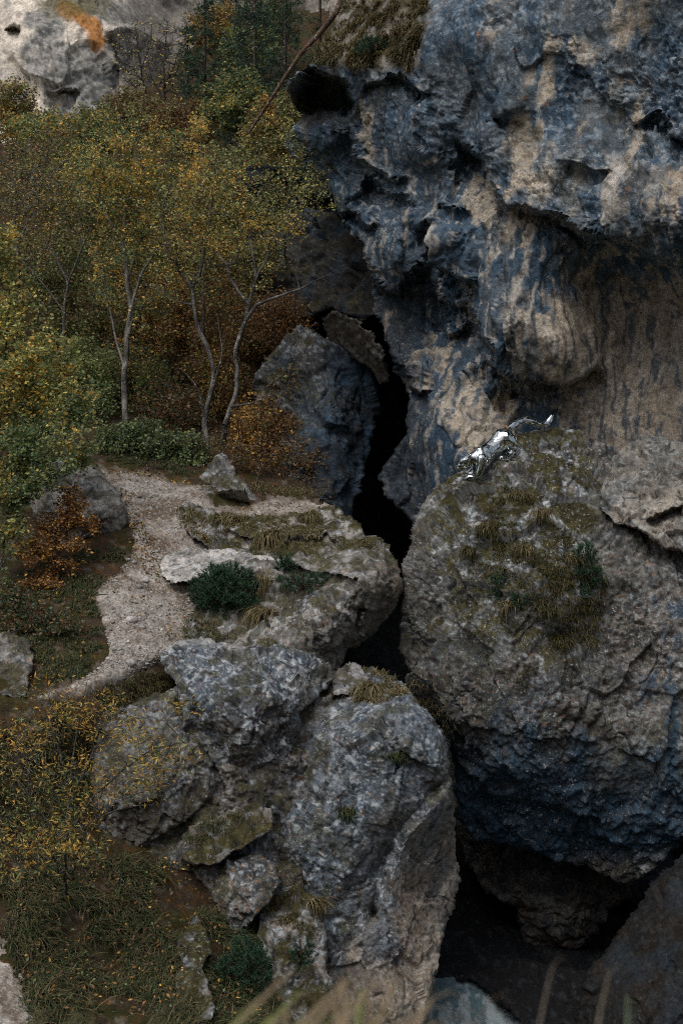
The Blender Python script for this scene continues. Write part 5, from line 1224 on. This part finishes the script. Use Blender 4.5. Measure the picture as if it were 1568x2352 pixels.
# ------------------------------------------------------------------ dwarf pines
pine_bush('mountain_pine', 'round dark green dwarf pine between the path and the boulders', 'ledge', 518, 1360, 70, 52, 520, 48, .085, depth=29.7)
pine_bush('mountain_pine', 'dark green dwarf pine on the right slope of the huge boulder', 'leopardrock', 1345, 1310, 28, 52, 110, 36, .07)
pine_bush('mountain_pine', 'straggling low pine branch on top of the grey boulder', 'ledge', 700, 1342, 62, 16, 70, 34, .075)
pine_bush('mountain_pine', 'small pine sprig at the upper edge of the grey boulder', 'ledge', 655, 1300, 20, 16, 36, 38, .075)
pine_bush('mountain_pine', 'dark dwarf pine in the grass at the bottom beside the pale rib', 'ground', 560, 2230, 62, 70, 260, 36, .07, depth=23.6)
pine_bush('mountain_pine', 'small green pine growing below the leopard among the lichens', 'leopardrock', 1140, 1345, 16, 26, 40, 30, .06)
pine_bush('mountain_pine', 'low pine mat on the grassy cliff shelf', 'cliff', 855, 108, 32, 10, 60, 30, .09)
pine_bush('mountain_pine', 'small green pine among the grass right of the boulder centre', 'leopardrock', 1190, 1380, 14, 18, 26, 30, .06)
pine_bush('mountain_pine', 'thin pine shoots on the pale rib at the bottom', 'ribrock', 690, 2190, 20, 30, 36, 26, .06)

# ------------------------------------------------------------------ grass
DG = ((.045, .075, .024), (.06, .095, .03), (.085, .10, .035), (.16, .14, .07), (.07, .06, .03)); SG = ((.30, .23, .115), (.20, .155, .07), (.10, .10, .034), (.38, .30, .16)); MG = ((.075, .075, .022), (.11, .10, .034), (.15, .12, .05), (.06, .065, .02))
grass_patch('grass', 'ground', [(40, 2010), (200, 1960), (330, 1985), (430, 2010), (500, 2090), (580, 2160), (640, 2200), (660, 2352), (620, 2420), (80, 2420), (60, 2300), (20, 2180)], 1150, 26, .48, 1.05, DG + SG[1:2], 'long dark grass covering the slope at lower left', 0.0119, -.14, lean_k=.7)
grass_patch('grass', 'ground', [(150, 1300), (240, 1330), (220, 1380), (235, 1470), (240, 1500), (180, 1560), (100, 1560), (60, 1480), (0, 1560), (-20, 1380), (60, 1300), (190, 1262), (280, 1262), (300, 1290)], 520, 18, .28, .9, DG, 'dark grass on the bank left of the footpath', 0.0119, -.3)
grass_patch('grass', 'ground', [(120, 1610), (300, 1560), (380, 1530), (420, 1560), (420, 1650), (330, 1650), (230, 1650), (120, 1700)], 220, 20, .25, .9, MG, 'olive grass fringe below the end of the path', 0.0102, -.3)
grass_patch('grass', 'terrace', [(405, 1165), (470, 1175), (560, 1185), (690, 1175), (740, 1190), (760, 1215), (690, 1265), (600, 1270), (520, 1245), (440, 1230)], 190, 16, .22, .9, MG + SG, 'tangled olive grass on the mossy terrace', 0.0102, -.15)
grass_patch('grass', 'terrace', [(690, 1265), (760, 1245), (850, 1240), (890, 1262), (880, 1280), (780, 1280), (700, 1292)], 90, 18, .17, .9, MG + SG, 'short brown grass along the ledge above the square beige end', 0.0085, -.4)
grass_patch('grass', 'leopardrock', [(1110, 1130), (1200, 1110), (1260, 1180), (1340, 1260), (1390, 1340), (1370, 1480), (1300, 1520), (1230, 1420), (1180, 1330), (1080, 1330), (1060, 1260), (1130, 1220)], 620, 16, .22, .9, MG + SG[1:3], 'olive and straw grass growing over the middle of the huge boulder', 0.0085, -.08, need_up=-.3)
grass_patch('grass', 'leopardrock', [(1000, 1110), (1060, 1085), (1120, 1120), (1090, 1150), (1010, 1140)], 40, 12, .11, .8, MG, 'short moss and grass on the boulder top in front of the leopard', 0.0085, -.2)
grass_patch('grass', 'leopardrock', [(1040, 1350), (1100, 1330), (1130, 1480), (1250, 1540), (1330, 1530), (1360, 1580), (1200, 1590), (1060, 1480)], 90, 12, .12, .8, MG, 'sparse dark grass on the lower front of the huge boulder', 0.0085, .05, need_up=-.1)
grass_patch('grass', 'frontface', [(775, 1590), (800, 1548), (850, 1535), (925, 1570), (940, 1600), (870, 1612), (820, 1610)], 100, 24, .26, 1.0, MG + SG, 'thick drooping grass cap on the tall pale boulder', 0.0102)
grass_patch('grass', 'gapplug', [(930, 1555), (985, 1570), (1030, 1640), (1030, 1690), (990, 1670), (945, 1600)], 50, 18, .20, 1.0, MG + SG, 'drooping grass in the cleft between the two great boulders', 0.0102)
grass_patch('grass', 'cliff', [(720, 130), (770, 60), (800, 0), (980, 0), (975, 90), (950, 180), (880, 150), (800, 165), (700, 165)], 420, 18, .36, .9, MG + SG, 'brown and olive turf on the cliff shelf at the top', 0.0170, -.1, lean_k=.5)
grass_patch('grass', 'wedge', [(425, 1935), (480, 1890), (540, 1870), (560, 1880), (500, 1920), (440, 1945)], 60, 14, .18, .9, MG + DG, 'grass on top of the wedge-shaped brown rock', 0.0085)
grass_patch('grass', 'ribrock', [(620, 2060), (680, 2040), (740, 2090), (720, 2150), (640, 2120), (610, 2100)], 40, 18, .20, .9, MG + SG, 'straw grass at the top of the pale rib', 0.0085, -.2)
grass_patch('grass', 'ledge', [(430, 1440), (480, 1420), (520, 1460), (470, 1480), (430, 1490)], 40, 22, .24, 1.0, DG + SG[:1], 'green grass under the round dwarf pine', 0.0102)
grass_patch('grass', 'ground', [(460, 1110), (600, 1135), (700, 1138), (760, 1150), (700, 1120), (600, 1110)], 90, 16, .22, .7, MG + SG, 'fringe of dry grass along the far branch of the path', 0.0102)
grass_patch('grass', 'ground', [(240, 1060), (300, 1064), (360, 1076), (440, 1096), (440, 1070), (340, 1050), (250, 1045)], 110, 14, .22, .6, DG, 'green grass fringe at the back edge of the footpath', 0.0102)
TUFTS = [('ledge', 605, 1345, 240, .46, 1.2, SG, 'long straw-coloured grass tuft hanging right of the round dwarf pine'), ('ledge', 614, 1405, 240, .48, 1.3, SG[:3] + MG[:1], 'lower hanging grass tuft right of the round dwarf pine'),
         ('terrace', 505, 1184, 200, .38, 1.1, SG + MG, 'rounded olive-brown grass tuft at the left of the terrace'), ('terrace', 545, 1192, 120, .30, 1.1, SG, 'brown drooping tuft beside the rounded tuft on the terrace'), ('terrace', 712, 1184, 190, .42, 1.1, MG + SG, 'tall grass tuft at the right end of the terrace'),
         ('terrace', 622, 1238, 180, .44, 1.2, SG + MG, 'hanging straw tuft in the cleft of the terrace'), ('leopardrock', 1190, 1135, 130, .26, 1.0, SG + MG, 'brown tuft just below the leopard belly on the huge boulder'), ('leopardrock', 1120, 1215, 130, .26, 1.0, MG + SG, 'rounded olive tuft on the left flank of the huge boulder'),
         ('leopardrock', 1205, 1265, 120, .24, 1.0, SG + MG, 'straw tuft in the middle of the huge boulder'), ('leopardrock', 1235, 1185, 110, .24, 1.0, SG, 'tuft upper right of the boulder centre'), ('leopardrock', 1075, 1270, 90, .20, 1.0, MG, 'small dark tuft at the left edge of the grassy boulder flank'),
         ('frontface', 850, 1580, 200, .36, 1.2, SG + MG, 'thick drooping tuft in the middle of the grass cap'), ('frontface', 800, 1860, 110, .16, 1.0, DG, 'small green tuft in a hollow of the pale boulder face'), ('leftboulder', 282, 1232, 90, .30, .9, MG, 'green tuft at the right foot of the left boulder'),
         ('leopardrock', 1300, 1290, 130, .26, 1.0, MG + SG, 'olive tuft left of the dwarf pine on the huge boulder'), ('leopardrock', 1255, 1400, 130, .26, 1.0, MG, 'dark olive tuft low on the right front of the huge boulder'), ('leopardrock', 1290, 1470, 120, .24, 1.0, MG, 'lowest dark tuft on the front of the huge boulder'), ('leopardrock', 1170, 1390, 110, .24, 1.0, SG + MG, 'straw tuft between the two small pines on the huge boulder'),
         ('ribrock', 720, 2080, 120, .28, 1.1, SG + MG, 'straw tuft between the spotted boulder and the pale face'), ('frontface', 905, 1735, 110, .14, .9, DG, 'tiny green plant on the upper pale boulder face')]
for t in TUFTS: tuft(*t)
grass_patch('grass', 'ground', [(-40, 1660), (120, 1640), (240, 1680), (230, 1950), (330, 1960), (420, 1990), (330, 2010), (-40, 2060)], 420, 18, .30, .9, DG + SG[:1], 'rank grass and dead stalks under the willow bush', .010)

# ------------------------------------------------------------------ stones, sticks and leaves on the path
def stone_mesh(seed, cols):
    n, m = 12, 8
    th = np.linspace(0, math.pi, m + 1); ph = np.arange(n) * 2 * math.pi / n
    T, Ph = np.meshgrid(th, ph, indexing='ij')
    v = np.stack([np.sin(T) * np.cos(Ph), np.sin(T) * np.sin(Ph), np.cos(T) * .72], -1).reshape(-1, 3)
    v = v * (1 + .8 * facet(v + seed * 3.1, 1.1, seed % 7, .5, .2, 0))[:, None] * (1 + .08 * fbm(v, .5, 2, seed))[:, None]
    ids = np.arange((m + 1) * n).reshape(m + 1, n)
    F = np.stack([ids[:-1], ids[1:], np.roll(ids, -1, 1)[1:], np.roll(ids, -1, 1)[:-1]], -1).reshape(-1, 4)
    c = np.tile(np.asarray(cols, float), (len(v), 1)) * (1 + .3 * fbm(v, .4, 2, seed + 3))[:, None]
    return mesh_np('stone', v, F, MAT_ROCK, np.clip(c, .05, .75), True)
SM = [stone_mesh(k, c) for k, c in enumerate(((.50, .48, .45), (.42, .40, .37), (.56, .54, .51), (.36, .33, .30), (.48, .45, .41)))]
STONES = [(301, 1424, 13.5, 'largest pale stone lying in the middle of the lower path'), (320, 1345, 9, 'pale angular stone on the path above the largest stone'), (336, 1330, 10, 'upright pale stone by the white slab'), (326, 1368, 7, 'pale stone midway down the path'),
          (312, 1382, 6, 'smooth greyish stone on the path, above the largest stone'), (329, 1436, 7.5, 'flat whitish stone right below the largest stone'), (428, 1366, 7, 'whitish stone in the brown earth below the white slab'), (369, 1410, 4.5, 'small stone on the right of the lower path'),
          (317, 1487, 7, 'pale stone at the bottom of the path'), (266, 1496, 10, 'grey embedded stone at the lower left edge of the path'), (284, 1415, 5, 'small stone just left of the largest stone'), (299, 1402, 5, 'small greenish stone just above the largest stone'), (389, 1341, 4.5, 'small white stone at the tip of the white slab'),
          (259, 1431, 5.5, 'small grey stone at the left edge of the lower path'), (370, 1388, 5.5, 'stone right of the path centre below the white slab'), (292, 1280, 7, 'pale stone beside the left boulder foot'), (309, 1291, 6, 'pale stone between left boulder and white slab'), (367, 1283, 6, 'stone touching the left tip of the white slab'),
          (362, 1268, 5, 'small pale stone above the left tip of the white slab'), (275, 1500, 7, 'stone beside the embedded grey stone'), (250, 1515, 6, 'stone near the lower left end of the path'), (300, 1530, 12, 'flat grey rock slab edge at the bottom of the path'), (405, 1335, 6, 'stone under the edge of the white slab'),
          (320, 1140, 6, 'dark flat stone on the upper path'), (245, 1375, 5, 'stone on the left margin halfway down'), (352, 1395, 4.5, 'little stone right of the middle of the path')]
for i, (u, v, r, lab) in enumerate(STONES):
    p, n = on('path', u, v); s = r / FOC * ((p - CAM) @ FWD)
    o = obj('stone', SM[i % 5], None, p + n * s * .25); o.scale = (s, s * random.uniform(.8, 1.1), s * random.uniform(.75, 1.0)); o.rotation_euler = (random.uniform(-.3, .3), random.uniform(-.3, .3), random.uniform(0, 6.28))
    set_props(o, lab, 'stone', 'stones lying on the footpath')

def scatter_gravel():
    parts = []
    base_v = np.array([(1, 0, 0), (-1, 0, 0), (0, 1, 0), (0, -1, 0), (0, 0, .8), (0, 0, -.6)], float)
    base_f = np.array([(0, 2, 4), (2, 1, 4), (1, 3, 4), (3, 0, 4), (2, 0, 5), (1, 2, 5), (3, 1, 5), (0, 3, 5)])
    V, F, C = [], [], []; o = 0
    n = 0
    while n < 2600:
        u, v = random.uniform(200, 480), random.uniform(1080, 1560)
        if poly_sd(TRAIL, np.array(u), np.array(v)) < 4: continue
        p, nn = on('path', u, v)
        if float(fbm(p[None], .8, 2, 81)[0]) < random.uniform(-.5, .35): continue
        s = random.choice((.014, .018, .022, .03, .045)) * random.uniform(.7, 1.2)
        q = base_v * s * RNG.uniform(.6, 1.3, (6, 1))
        an = random.uniform(0, 6.28); ca, sa = math.cos(an), math.sin(an)
        q = q @ np.array(((ca, -sa, 0), (sa, ca, 0), (0, 0, 1)))
        V.append(q + p); F.append(base_f + o); o += 6
        C.append(np.tile(np.array((.42, .39, .35)) * random.uniform(.45, 1.3), (6, 1))); n += 1
    V = np.concatenate(V); base = V.mean(0)
    ob = obj('gravel', mesh_np('gravel', V - base, np.concatenate(F), MAT_ROCK, np.clip(np.concatenate(C), .05, .7), False), None, base); set_props(ob, 'loose pale gravel on the footpath', kind='stuff')
scatter_gravel()

def fallen_leaves():
    cen = []
    def add(key, poly, n, off=.02):
        us = [p[0] for p in poly]; vs = [p[1] for p in poly]; k = 0
        while k < n:
            u, v = random.uniform(min(us), max(us)), random.uniform(min(vs), max(vs))
            if poly_sd(poly, np.array(u), np.array(v)) < 0: continue
            p, nn = on(key, u, v)
            cen.append(p + nn * off); k += 1
    add('path', [(290, 1190), (330, 1200), (360, 1260), (366, 1300), (370, 1340), (330, 1310), (300, 1260)], 420)
    add('path', [(270, 1120), (300, 1130), (330, 1200), (300, 1230), (280, 1180)], 160)
    add('path', [(240, 1074), (300, 1078), (360, 1090), (455, 1112), (455, 1122), (350, 1100), (250, 1090)], 260)
    add('path', [(280, 1100), (420, 1120), (430, 1240), (350, 1300), (340, 1450), (260, 1450), (260, 1300), (330, 1250)], 150)
    add('path', [(390, 1380), (430, 1390), (420, 1460), (380, 1480)], 60)
    add('path', [(500, 1165), (700, 1150), (740, 1165), (690, 1180), (520, 1185)], 70)
    add('terrace', [(405, 1190), (440, 1230), (480, 1250), (470, 1200)], 60)
    add('ground', [(0, 1620), (200, 1600), (400, 1560), (480, 2000), (500, 2200), (200, 2300), (40, 2100)], 500, .12)
    add('ground', [(20, 1980), (440, 1990), (600, 2200), (640, 2360), (60, 2360)], 900, .22)
    add('ground', [(100, 1290), (230, 1310), (220, 1520), (60, 1560)], 260, .08)
    cen = np.array(cen)
    v, F, c = leaf_arrays(cen, .065, ((RUST, .3), (BRN, .3), (GREEN, .2), (ORG, .3), (GOLD, .15)), .6, .85)
    base = cen.mean(0)
    o = obj('fallen_leaves', mesh_np('fallen_leaves', v - base, F, MAT_LEAF, c, False), None, base); set_props(o, 'fallen orange and brown leaves on the path and slope', kind='stuff')
fallen_leaves()
def stick(key, u, v, du, dv, r, col, lab, bend=.04):
    a = on(key, u, v)[0] + np.array((0, 0, r)); b = on(key, u + du, v + dv)[0] + np.array((0, 0, r))
    pts = smooth_line([a, (a + b) / 2 + np.array((0, .02, bend)), b], .08); R = np.linspace(r, r * .5, len(pts))
    v_, F = tube_arrays(pts[:-1] - a, pts[1:] - a, R[:-1], R[1:], 6)
    o = obj('stick', mesh_np('stick', v_, F, MAT_BARK, np.tile(np.asarray(col, float), (len(v_), 1))), None, a); set_props(o, lab, 'stick')
stick('path', 344, 1143, 19, -5, .022, (.42, .39, .34), 'short pale curved stick lying on the upper path')
stick('path', 222, 1367, 24, 2, .016, (.06, .05, .04), 'thin dark stick at the left edge of the path', .01)

# ------------------------------------------------------------------ mirrored leopard
def leopard():
    K = 1.0
    def pt(u, v, dd=0.0, d=None): return P(u, v, LEO_D(u, v) + dd)
    def LEO_D(u, v): return float(np.interp(u, [1050, 1083, 1107, 1130, 1153, 1190, 1265], [30.75, 30.72, 30.8, 30.95, 31.1, 31.35, 31.7]))
    balls = []
    def chain(pts, seg=.03):
        for (a, ra), (b, rb) in zip(pts[:-1], pts[1:]):
            n = max(2, int(np.linalg.norm(b - a) / seg))
            for t in np.linspace(0, 1, n): balls.append((a + (b - a) * t, ra + (rb - ra) * t))
    m = 30.9 / FOC
    W = lambda px: px * m * 1.1
    # trunk of the body: rump, loins, belly, chest, neck, head, muzzle
    chain([(pt(1160, 1001), W(17)), (pt(1150, 1010), W(22)), (pt(1138, 1024), W(18.5)), (pt(1122, 1036), W(17)), (pt(1108, 1046), W(19)), (pt(1098, 1051), W(17)), (pt(1085, 1055), W(13)), (pt(1074, 1059), W(12))])
    chain([(pt(1074, 1058), W(12.5)), (pt(1066, 1062), W(11.5))]); chain([(pt(1064, 1065), W(9)), (pt(1057, 1070), W(6.5)), (pt(1054.5, 1072), W(5.5))]); chain([(pt(1066, 1070), W(6)), (pt(1060, 1077), W(4.5))])
    chain([(pt(1074, 1047, .08), W(3.5)), (pt(1076, 1043, .09), W(2.2))]); chain([(pt(1078, 1049, -.14), W(3.5)), (pt(1080, 1045, -.15), W(2.2))])
    # shoulder blades stand proud of the back
    chain([(pt(1102, 1036, -.06), W(9)), (pt(1106, 1052, -.12), W(12))])
    # near foreleg
    f1, n1 = on('leopardrock', 1094, 1098); f2, n2 = on('leopardrock', 1084, 1110)
    chain([(pt(1106, 1055, -.16), W(12)), (pt(1103, 1076, -.18), W(8.5)), (pt(1098, 1090, -.16), W(6.8)), (f1 * .5 + pt(1093, 1099, -.12) * .5, W(6)), (f2 + n2 * .04, W(6.2)), (on('leopardrock', 1079, 1111)[0] + n2 * .04, W(5))])
    # far foreleg, reaching ahead
    g2, k2 = on('leopardrock', 1070, 1096)
    chain([(pt(1100, 1056, .12), W(11)), (pt(1090, 1074, .16), W(7.5)), (pt(1080, 1086, .12), W(6)), (g2 + k2 * .04, W(5.5))])
    # near hind leg: thigh, knee, shank, paw
    h2, j2 = on('leopardrock', 1161, 1057)
    chain([(pt(1158, 1008, -.10), W(19)), (pt(1172, 1017, -.16), W(15)), (pt(1184, 1024, -.14), W(10)), (pt(1176, 1036, -.14), W(8.5)), (pt(1168, 1046, -.12), W(7)), (h2 + j2 * .05, W(6.5)), (on('leopardrock', 1155, 1062)[0] + j2 * .04, W(5.5))])
    # far hind leg tucked behind
    chain([(pt(1160, 1006, .14), W(17)), (pt(1176, 1015, .2), W(12)), (pt(1170, 1030, .2), W(8))])
    body = list(balls); balls.clear()
    tp = smooth_line([pt(1160, 994), pt(1175, 980), pt(1191, 970), pt(1209, 965), pt(1226, 970), pt(1243, 977), pt(1256, 972), pt(1262, 963), pt(1266, 957)], .04)
    rr = np.interp(np.linspace(0, 1, len(tp)), [0, .1, .6, .9, 1], [W(9.5), W(8), W(7), W(6.2), W(4.5)])
    for p, r in zip(tp, rr): balls.append((p, r))
    body += balls
    base = on('leopardrock', 1120, 1075)[0]
    V, F, o = [], [], 0
    n_, m_ = 10, 7
    th = np.linspace(.02, math.pi - .02, m_); ph = np.arange(n_) * 2 * math.pi / n_
    T, Ph = np.meshgrid(th, ph, indexing='ij')
    sv = np.stack([np.sin(T) * np.cos(Ph), np.sin(T) * np.sin(Ph), np.cos(T)], -1).reshape(-1, 3)
    ids = np.arange(m_ * n_).reshape(m_, n_)
    sf = np.stack([ids[:-1], ids[1:], np.roll(ids, -1, 1)[1:], np.roll(ids, -1, 1)[:-1]], -1).reshape(-1, 4)
    caps = [list(ids[0][::-1]), list(ids[-1])]
    faces = []
    for p, r in body:
        V.append(sv * r + p - base)
        faces += [list(map(int, f + o)) for f in sf] + [[int(x + o) for x in c] for c in caps]
        o += len(sv)
    me = bpy.data.meshes.new('sculpture_form'); me.from_pydata(np.concatenate(V).tolist(), [], faces); me.update()
    tmp = bpy.data.objects.new('sculpture_form', me); COL.objects.link(tmp)
    r = tmp.modifiers.new('r', 'REMESH'); r.mode = 'VOXEL'; r.voxel_size = .016
    s = tmp.modifiers.new('s', 'SMOOTH'); s.iterations = 6; s.factor = .5
    dg = bpy.context.evaluated_depsgraph_get(); ev = tmp.evaluated_get(dg)
    fine = bpy.data.meshes.new_from_object(ev)
    d = tmp.modifiers.new('d', 'DECIMATE'); d.ratio = 3000 / max(1, 2 * len(fine.polygons))
    dg = bpy.context.evaluated_depsgraph_get(); ev = tmp.evaluated_get(dg)
    low = bpy.data.meshes.new_from_object(ev)
    bpy.data.objects.remove(tmp)
    root = empty('leopard_sculpture', base); set_props(root, 'leopard sculpture covered in broken mirror pieces, climbing head-down on the huge boulder', 'sculpture')
    mg, nt, b, out = nodes('grout'); b.inputs['Base Color'].default_value = (.045, .055, .05, 1); b.inputs['Roughness'].default_value = .7
    fine.materials.clear(); fine.materials.append(mg)
    for p in fine.polygons: p.use_smooth = True
    fine.name = 'body'; obj('body', fine, root)
    mm, nt, b, out = nodes('mirror_glass'); b.inputs['Base Color'].default_value = (.80, .85, .86, 1); b.inputs['Metallic'].default_value = 1; b.inputs['Roughness'].default_value = .03
    # pair neighbouring triangles at random into irregular pieces
    import bmesh
    bm = bmesh.new(); bm.from_mesh(low); bm.faces.ensure_lookup_table()
    rnd = random.Random(3); ed = list(bm.edges); rnd.shuffle(ed); used = set(); kill = []
    for e in ed:
        if len(e.link_faces) == 2 and e.calc_face_angle(9) < .45:
            a, c = e.link_faces
            if a.index not in used and c.index not in used: used.update((a.index, c.index)); kill.append(e)
    bmesh.ops.dissolve_edges(bm, edges=kill, use_verts=False)
    tiles = []
    for f in bm.faces:
        pts = np.array([v.co[:] for v in f.verts]); c = pts.mean(0); n = np.array(f.normal[:])
        n = n + .035 * rand_unit(1)[0]; n /= np.linalg.norm(n)
        q = c + (pts - c) * .91; q = q - n * ((q - c) @ n)[:, None]
        w = c + base - CAM
        vis = f.calc_area() * max(0.0, float(-(w / np.linalg.norm(w)) @ n))
        tiles.append((vis, c + n * .004, q - c, n))
    bm.free(); bpy.data.meshes.remove(low)
    tiles.sort(key=lambda t: -t[0])
    rest = []
    def tile_geo(q, n):
        k = len(q)
        v = np.concatenate([q + n * .004, q - n * .006])
        return v, [list(range(k))] + [[(i + 1) % k, i, i + k, (i + 1) % k + k] for i in range(k)]
    for i, (vis, c, q, n) in enumerate(tiles):
        v, fs = tile_geo(q, n)
        if i < 300:
            tm = bpy.data.meshes.new('mirror_piece'); tm.from_pydata(v.tolist(), [], fs); tm.materials.append(mm); obj('mirror_piece', tm, root, c)
        else: rest.append((v + c, fs))
    V, Fs, o = [], [], 0
    for v, fs in rest:
        V += v.tolist(); Fs += [[x + o for x in f] for f in fs]; o += len(v)
    tm = bpy.data.meshes.new('mirror_mosaic'); tm.from_pydata(V, [], Fs); tm.materials.append(mm)
    ob = obj('mirror_mosaic', tm, root); ob['kind'] = 'stuff'
    me_, nt, b, out = nodes('dark_eye'); b.inputs['Base Color'].default_value = (.01, .01, .01, 1); b.inputs['Roughness'].default_value = .2
    for (u, v, dd, nm) in ((1062, 1062, -.115, 'eye'), (1058, 1064, -.06, 'eye'), (1052.5, 1070, -.055, 'nose')):
        p = pt(u, v, dd) - base; ov = obj(nm, mesh_np(nm, sv * .014, np.asarray(sf), me_), root, p)
    # a fallen leaf on the rump
    p = pt(1165, 982, -.05)
    v, F, c = leaf_arrays(np.zeros((3, 3)) + RNG.normal(0, .02, (3, 3)), .10, ((ORG, 1),), .7, .3); lf = obj('fallen_leaf', mesh_np('fallen_leaf', v, F, MAT_LEAF, c * 1.3, False), None, p)
    set_props(lf, 'single orange leaf lying at the root of the leopard tail', 'leaf')
leopard()

# ------------------------------------------------------------------ out-of-focus grass right in front of the camera
def near_grass():
    def blade(u, v, d, lean, L, w, col, lab):
        tip = P(u, v, d)
        root = np.array((tip[0] - lean * .5, min(tip[1] - .25, 1.22), 16.12))
        mid = (root + tip) / 2 + np.array((-lean * .15, .0, .22))
        pts = smooth_line([root, mid, tip, tip + np.array((lean * .25, .1, -.10))], .05)
        n = len(pts); side = np.array((1.0, 0, 0)); R = np.interp(np.linspace(0, 1, n), [0, .7, 1], [w, w * .8, w * .1])
        vv = np.stack([pts - side * R[:, None], pts + np.array((0, 0, .3)) * R[:, None], pts + side * R[:, None]], 1).reshape(-1, 3)
        i = np.arange(n - 1) * 3
        F = np.concatenate([np.stack([i, i + 1, i + 4, i + 3], 1), np.stack([i + 1, i + 2, i + 5, i + 4], 1)])
        return vv, F, np.tile(np.asarray(col, float), (len(vv), 1))
    def clump(name, lab, rows):
        V, F, C = merge([blade(*r, lab) for r in rows]); base = np.array([V[:, 0].mean(), V[:, 1].mean(), V[:, 2].min()])
        o = obj(name, mesh_np(name, V - base, F, MAT_GRASS, C, False), None, base); set_props(o, lab, 'grass', 'blurred grass close to the camera')
    R = random.Random(5)
    B = (.30, .23, .14); G = (.22, .24, .08)
    clump('grass_clump', 'blurred beige grass blades close up at the bottom centre', [(R.uniform(660, 1000), R.uniform(2230, 2370), R.uniform(2.0, 2.6), R.uniform(-.1, .5), 1, R.uniform(.006, .011), B if R.random() < .8 else G) for _ in range(34)])
    clump('grass_clump', 'blurred green-tipped blade close up left of the bottom centre', [(590, 2300, 2.1, .4, 1, .006, G), (560, 2330, 2.0, .3, 1, .006, G), (620, 2335, 2.2, .35, 1, .005, G)])
    clump('grass_clump', 'blurred grey-brown arching stalks close up at the bottom right', [(1270, 2215, 2.3, .25, 1, .0025, (.20, .16, .12)), (1400, 2230, 2.4, .3, 1, .0035, (.20, .16, .11)), (1120, 2300, 2.2, .3, 1, .003, (.22, .17, .11)), (1440, 2290, 2.2, .15, 1, .004, (.16, .22, .12))])
    clump('grass_clump', 'blurred low grass close up in the bottom left corner', [(R.uniform(20, 420), R.uniform(2310, 2370), R.uniform(2.0, 2.6), R.uniform(-.2, .4), 1, R.uniform(.003, .005), (.14, .13, .06)) for _ in range(12)])
near_grass()
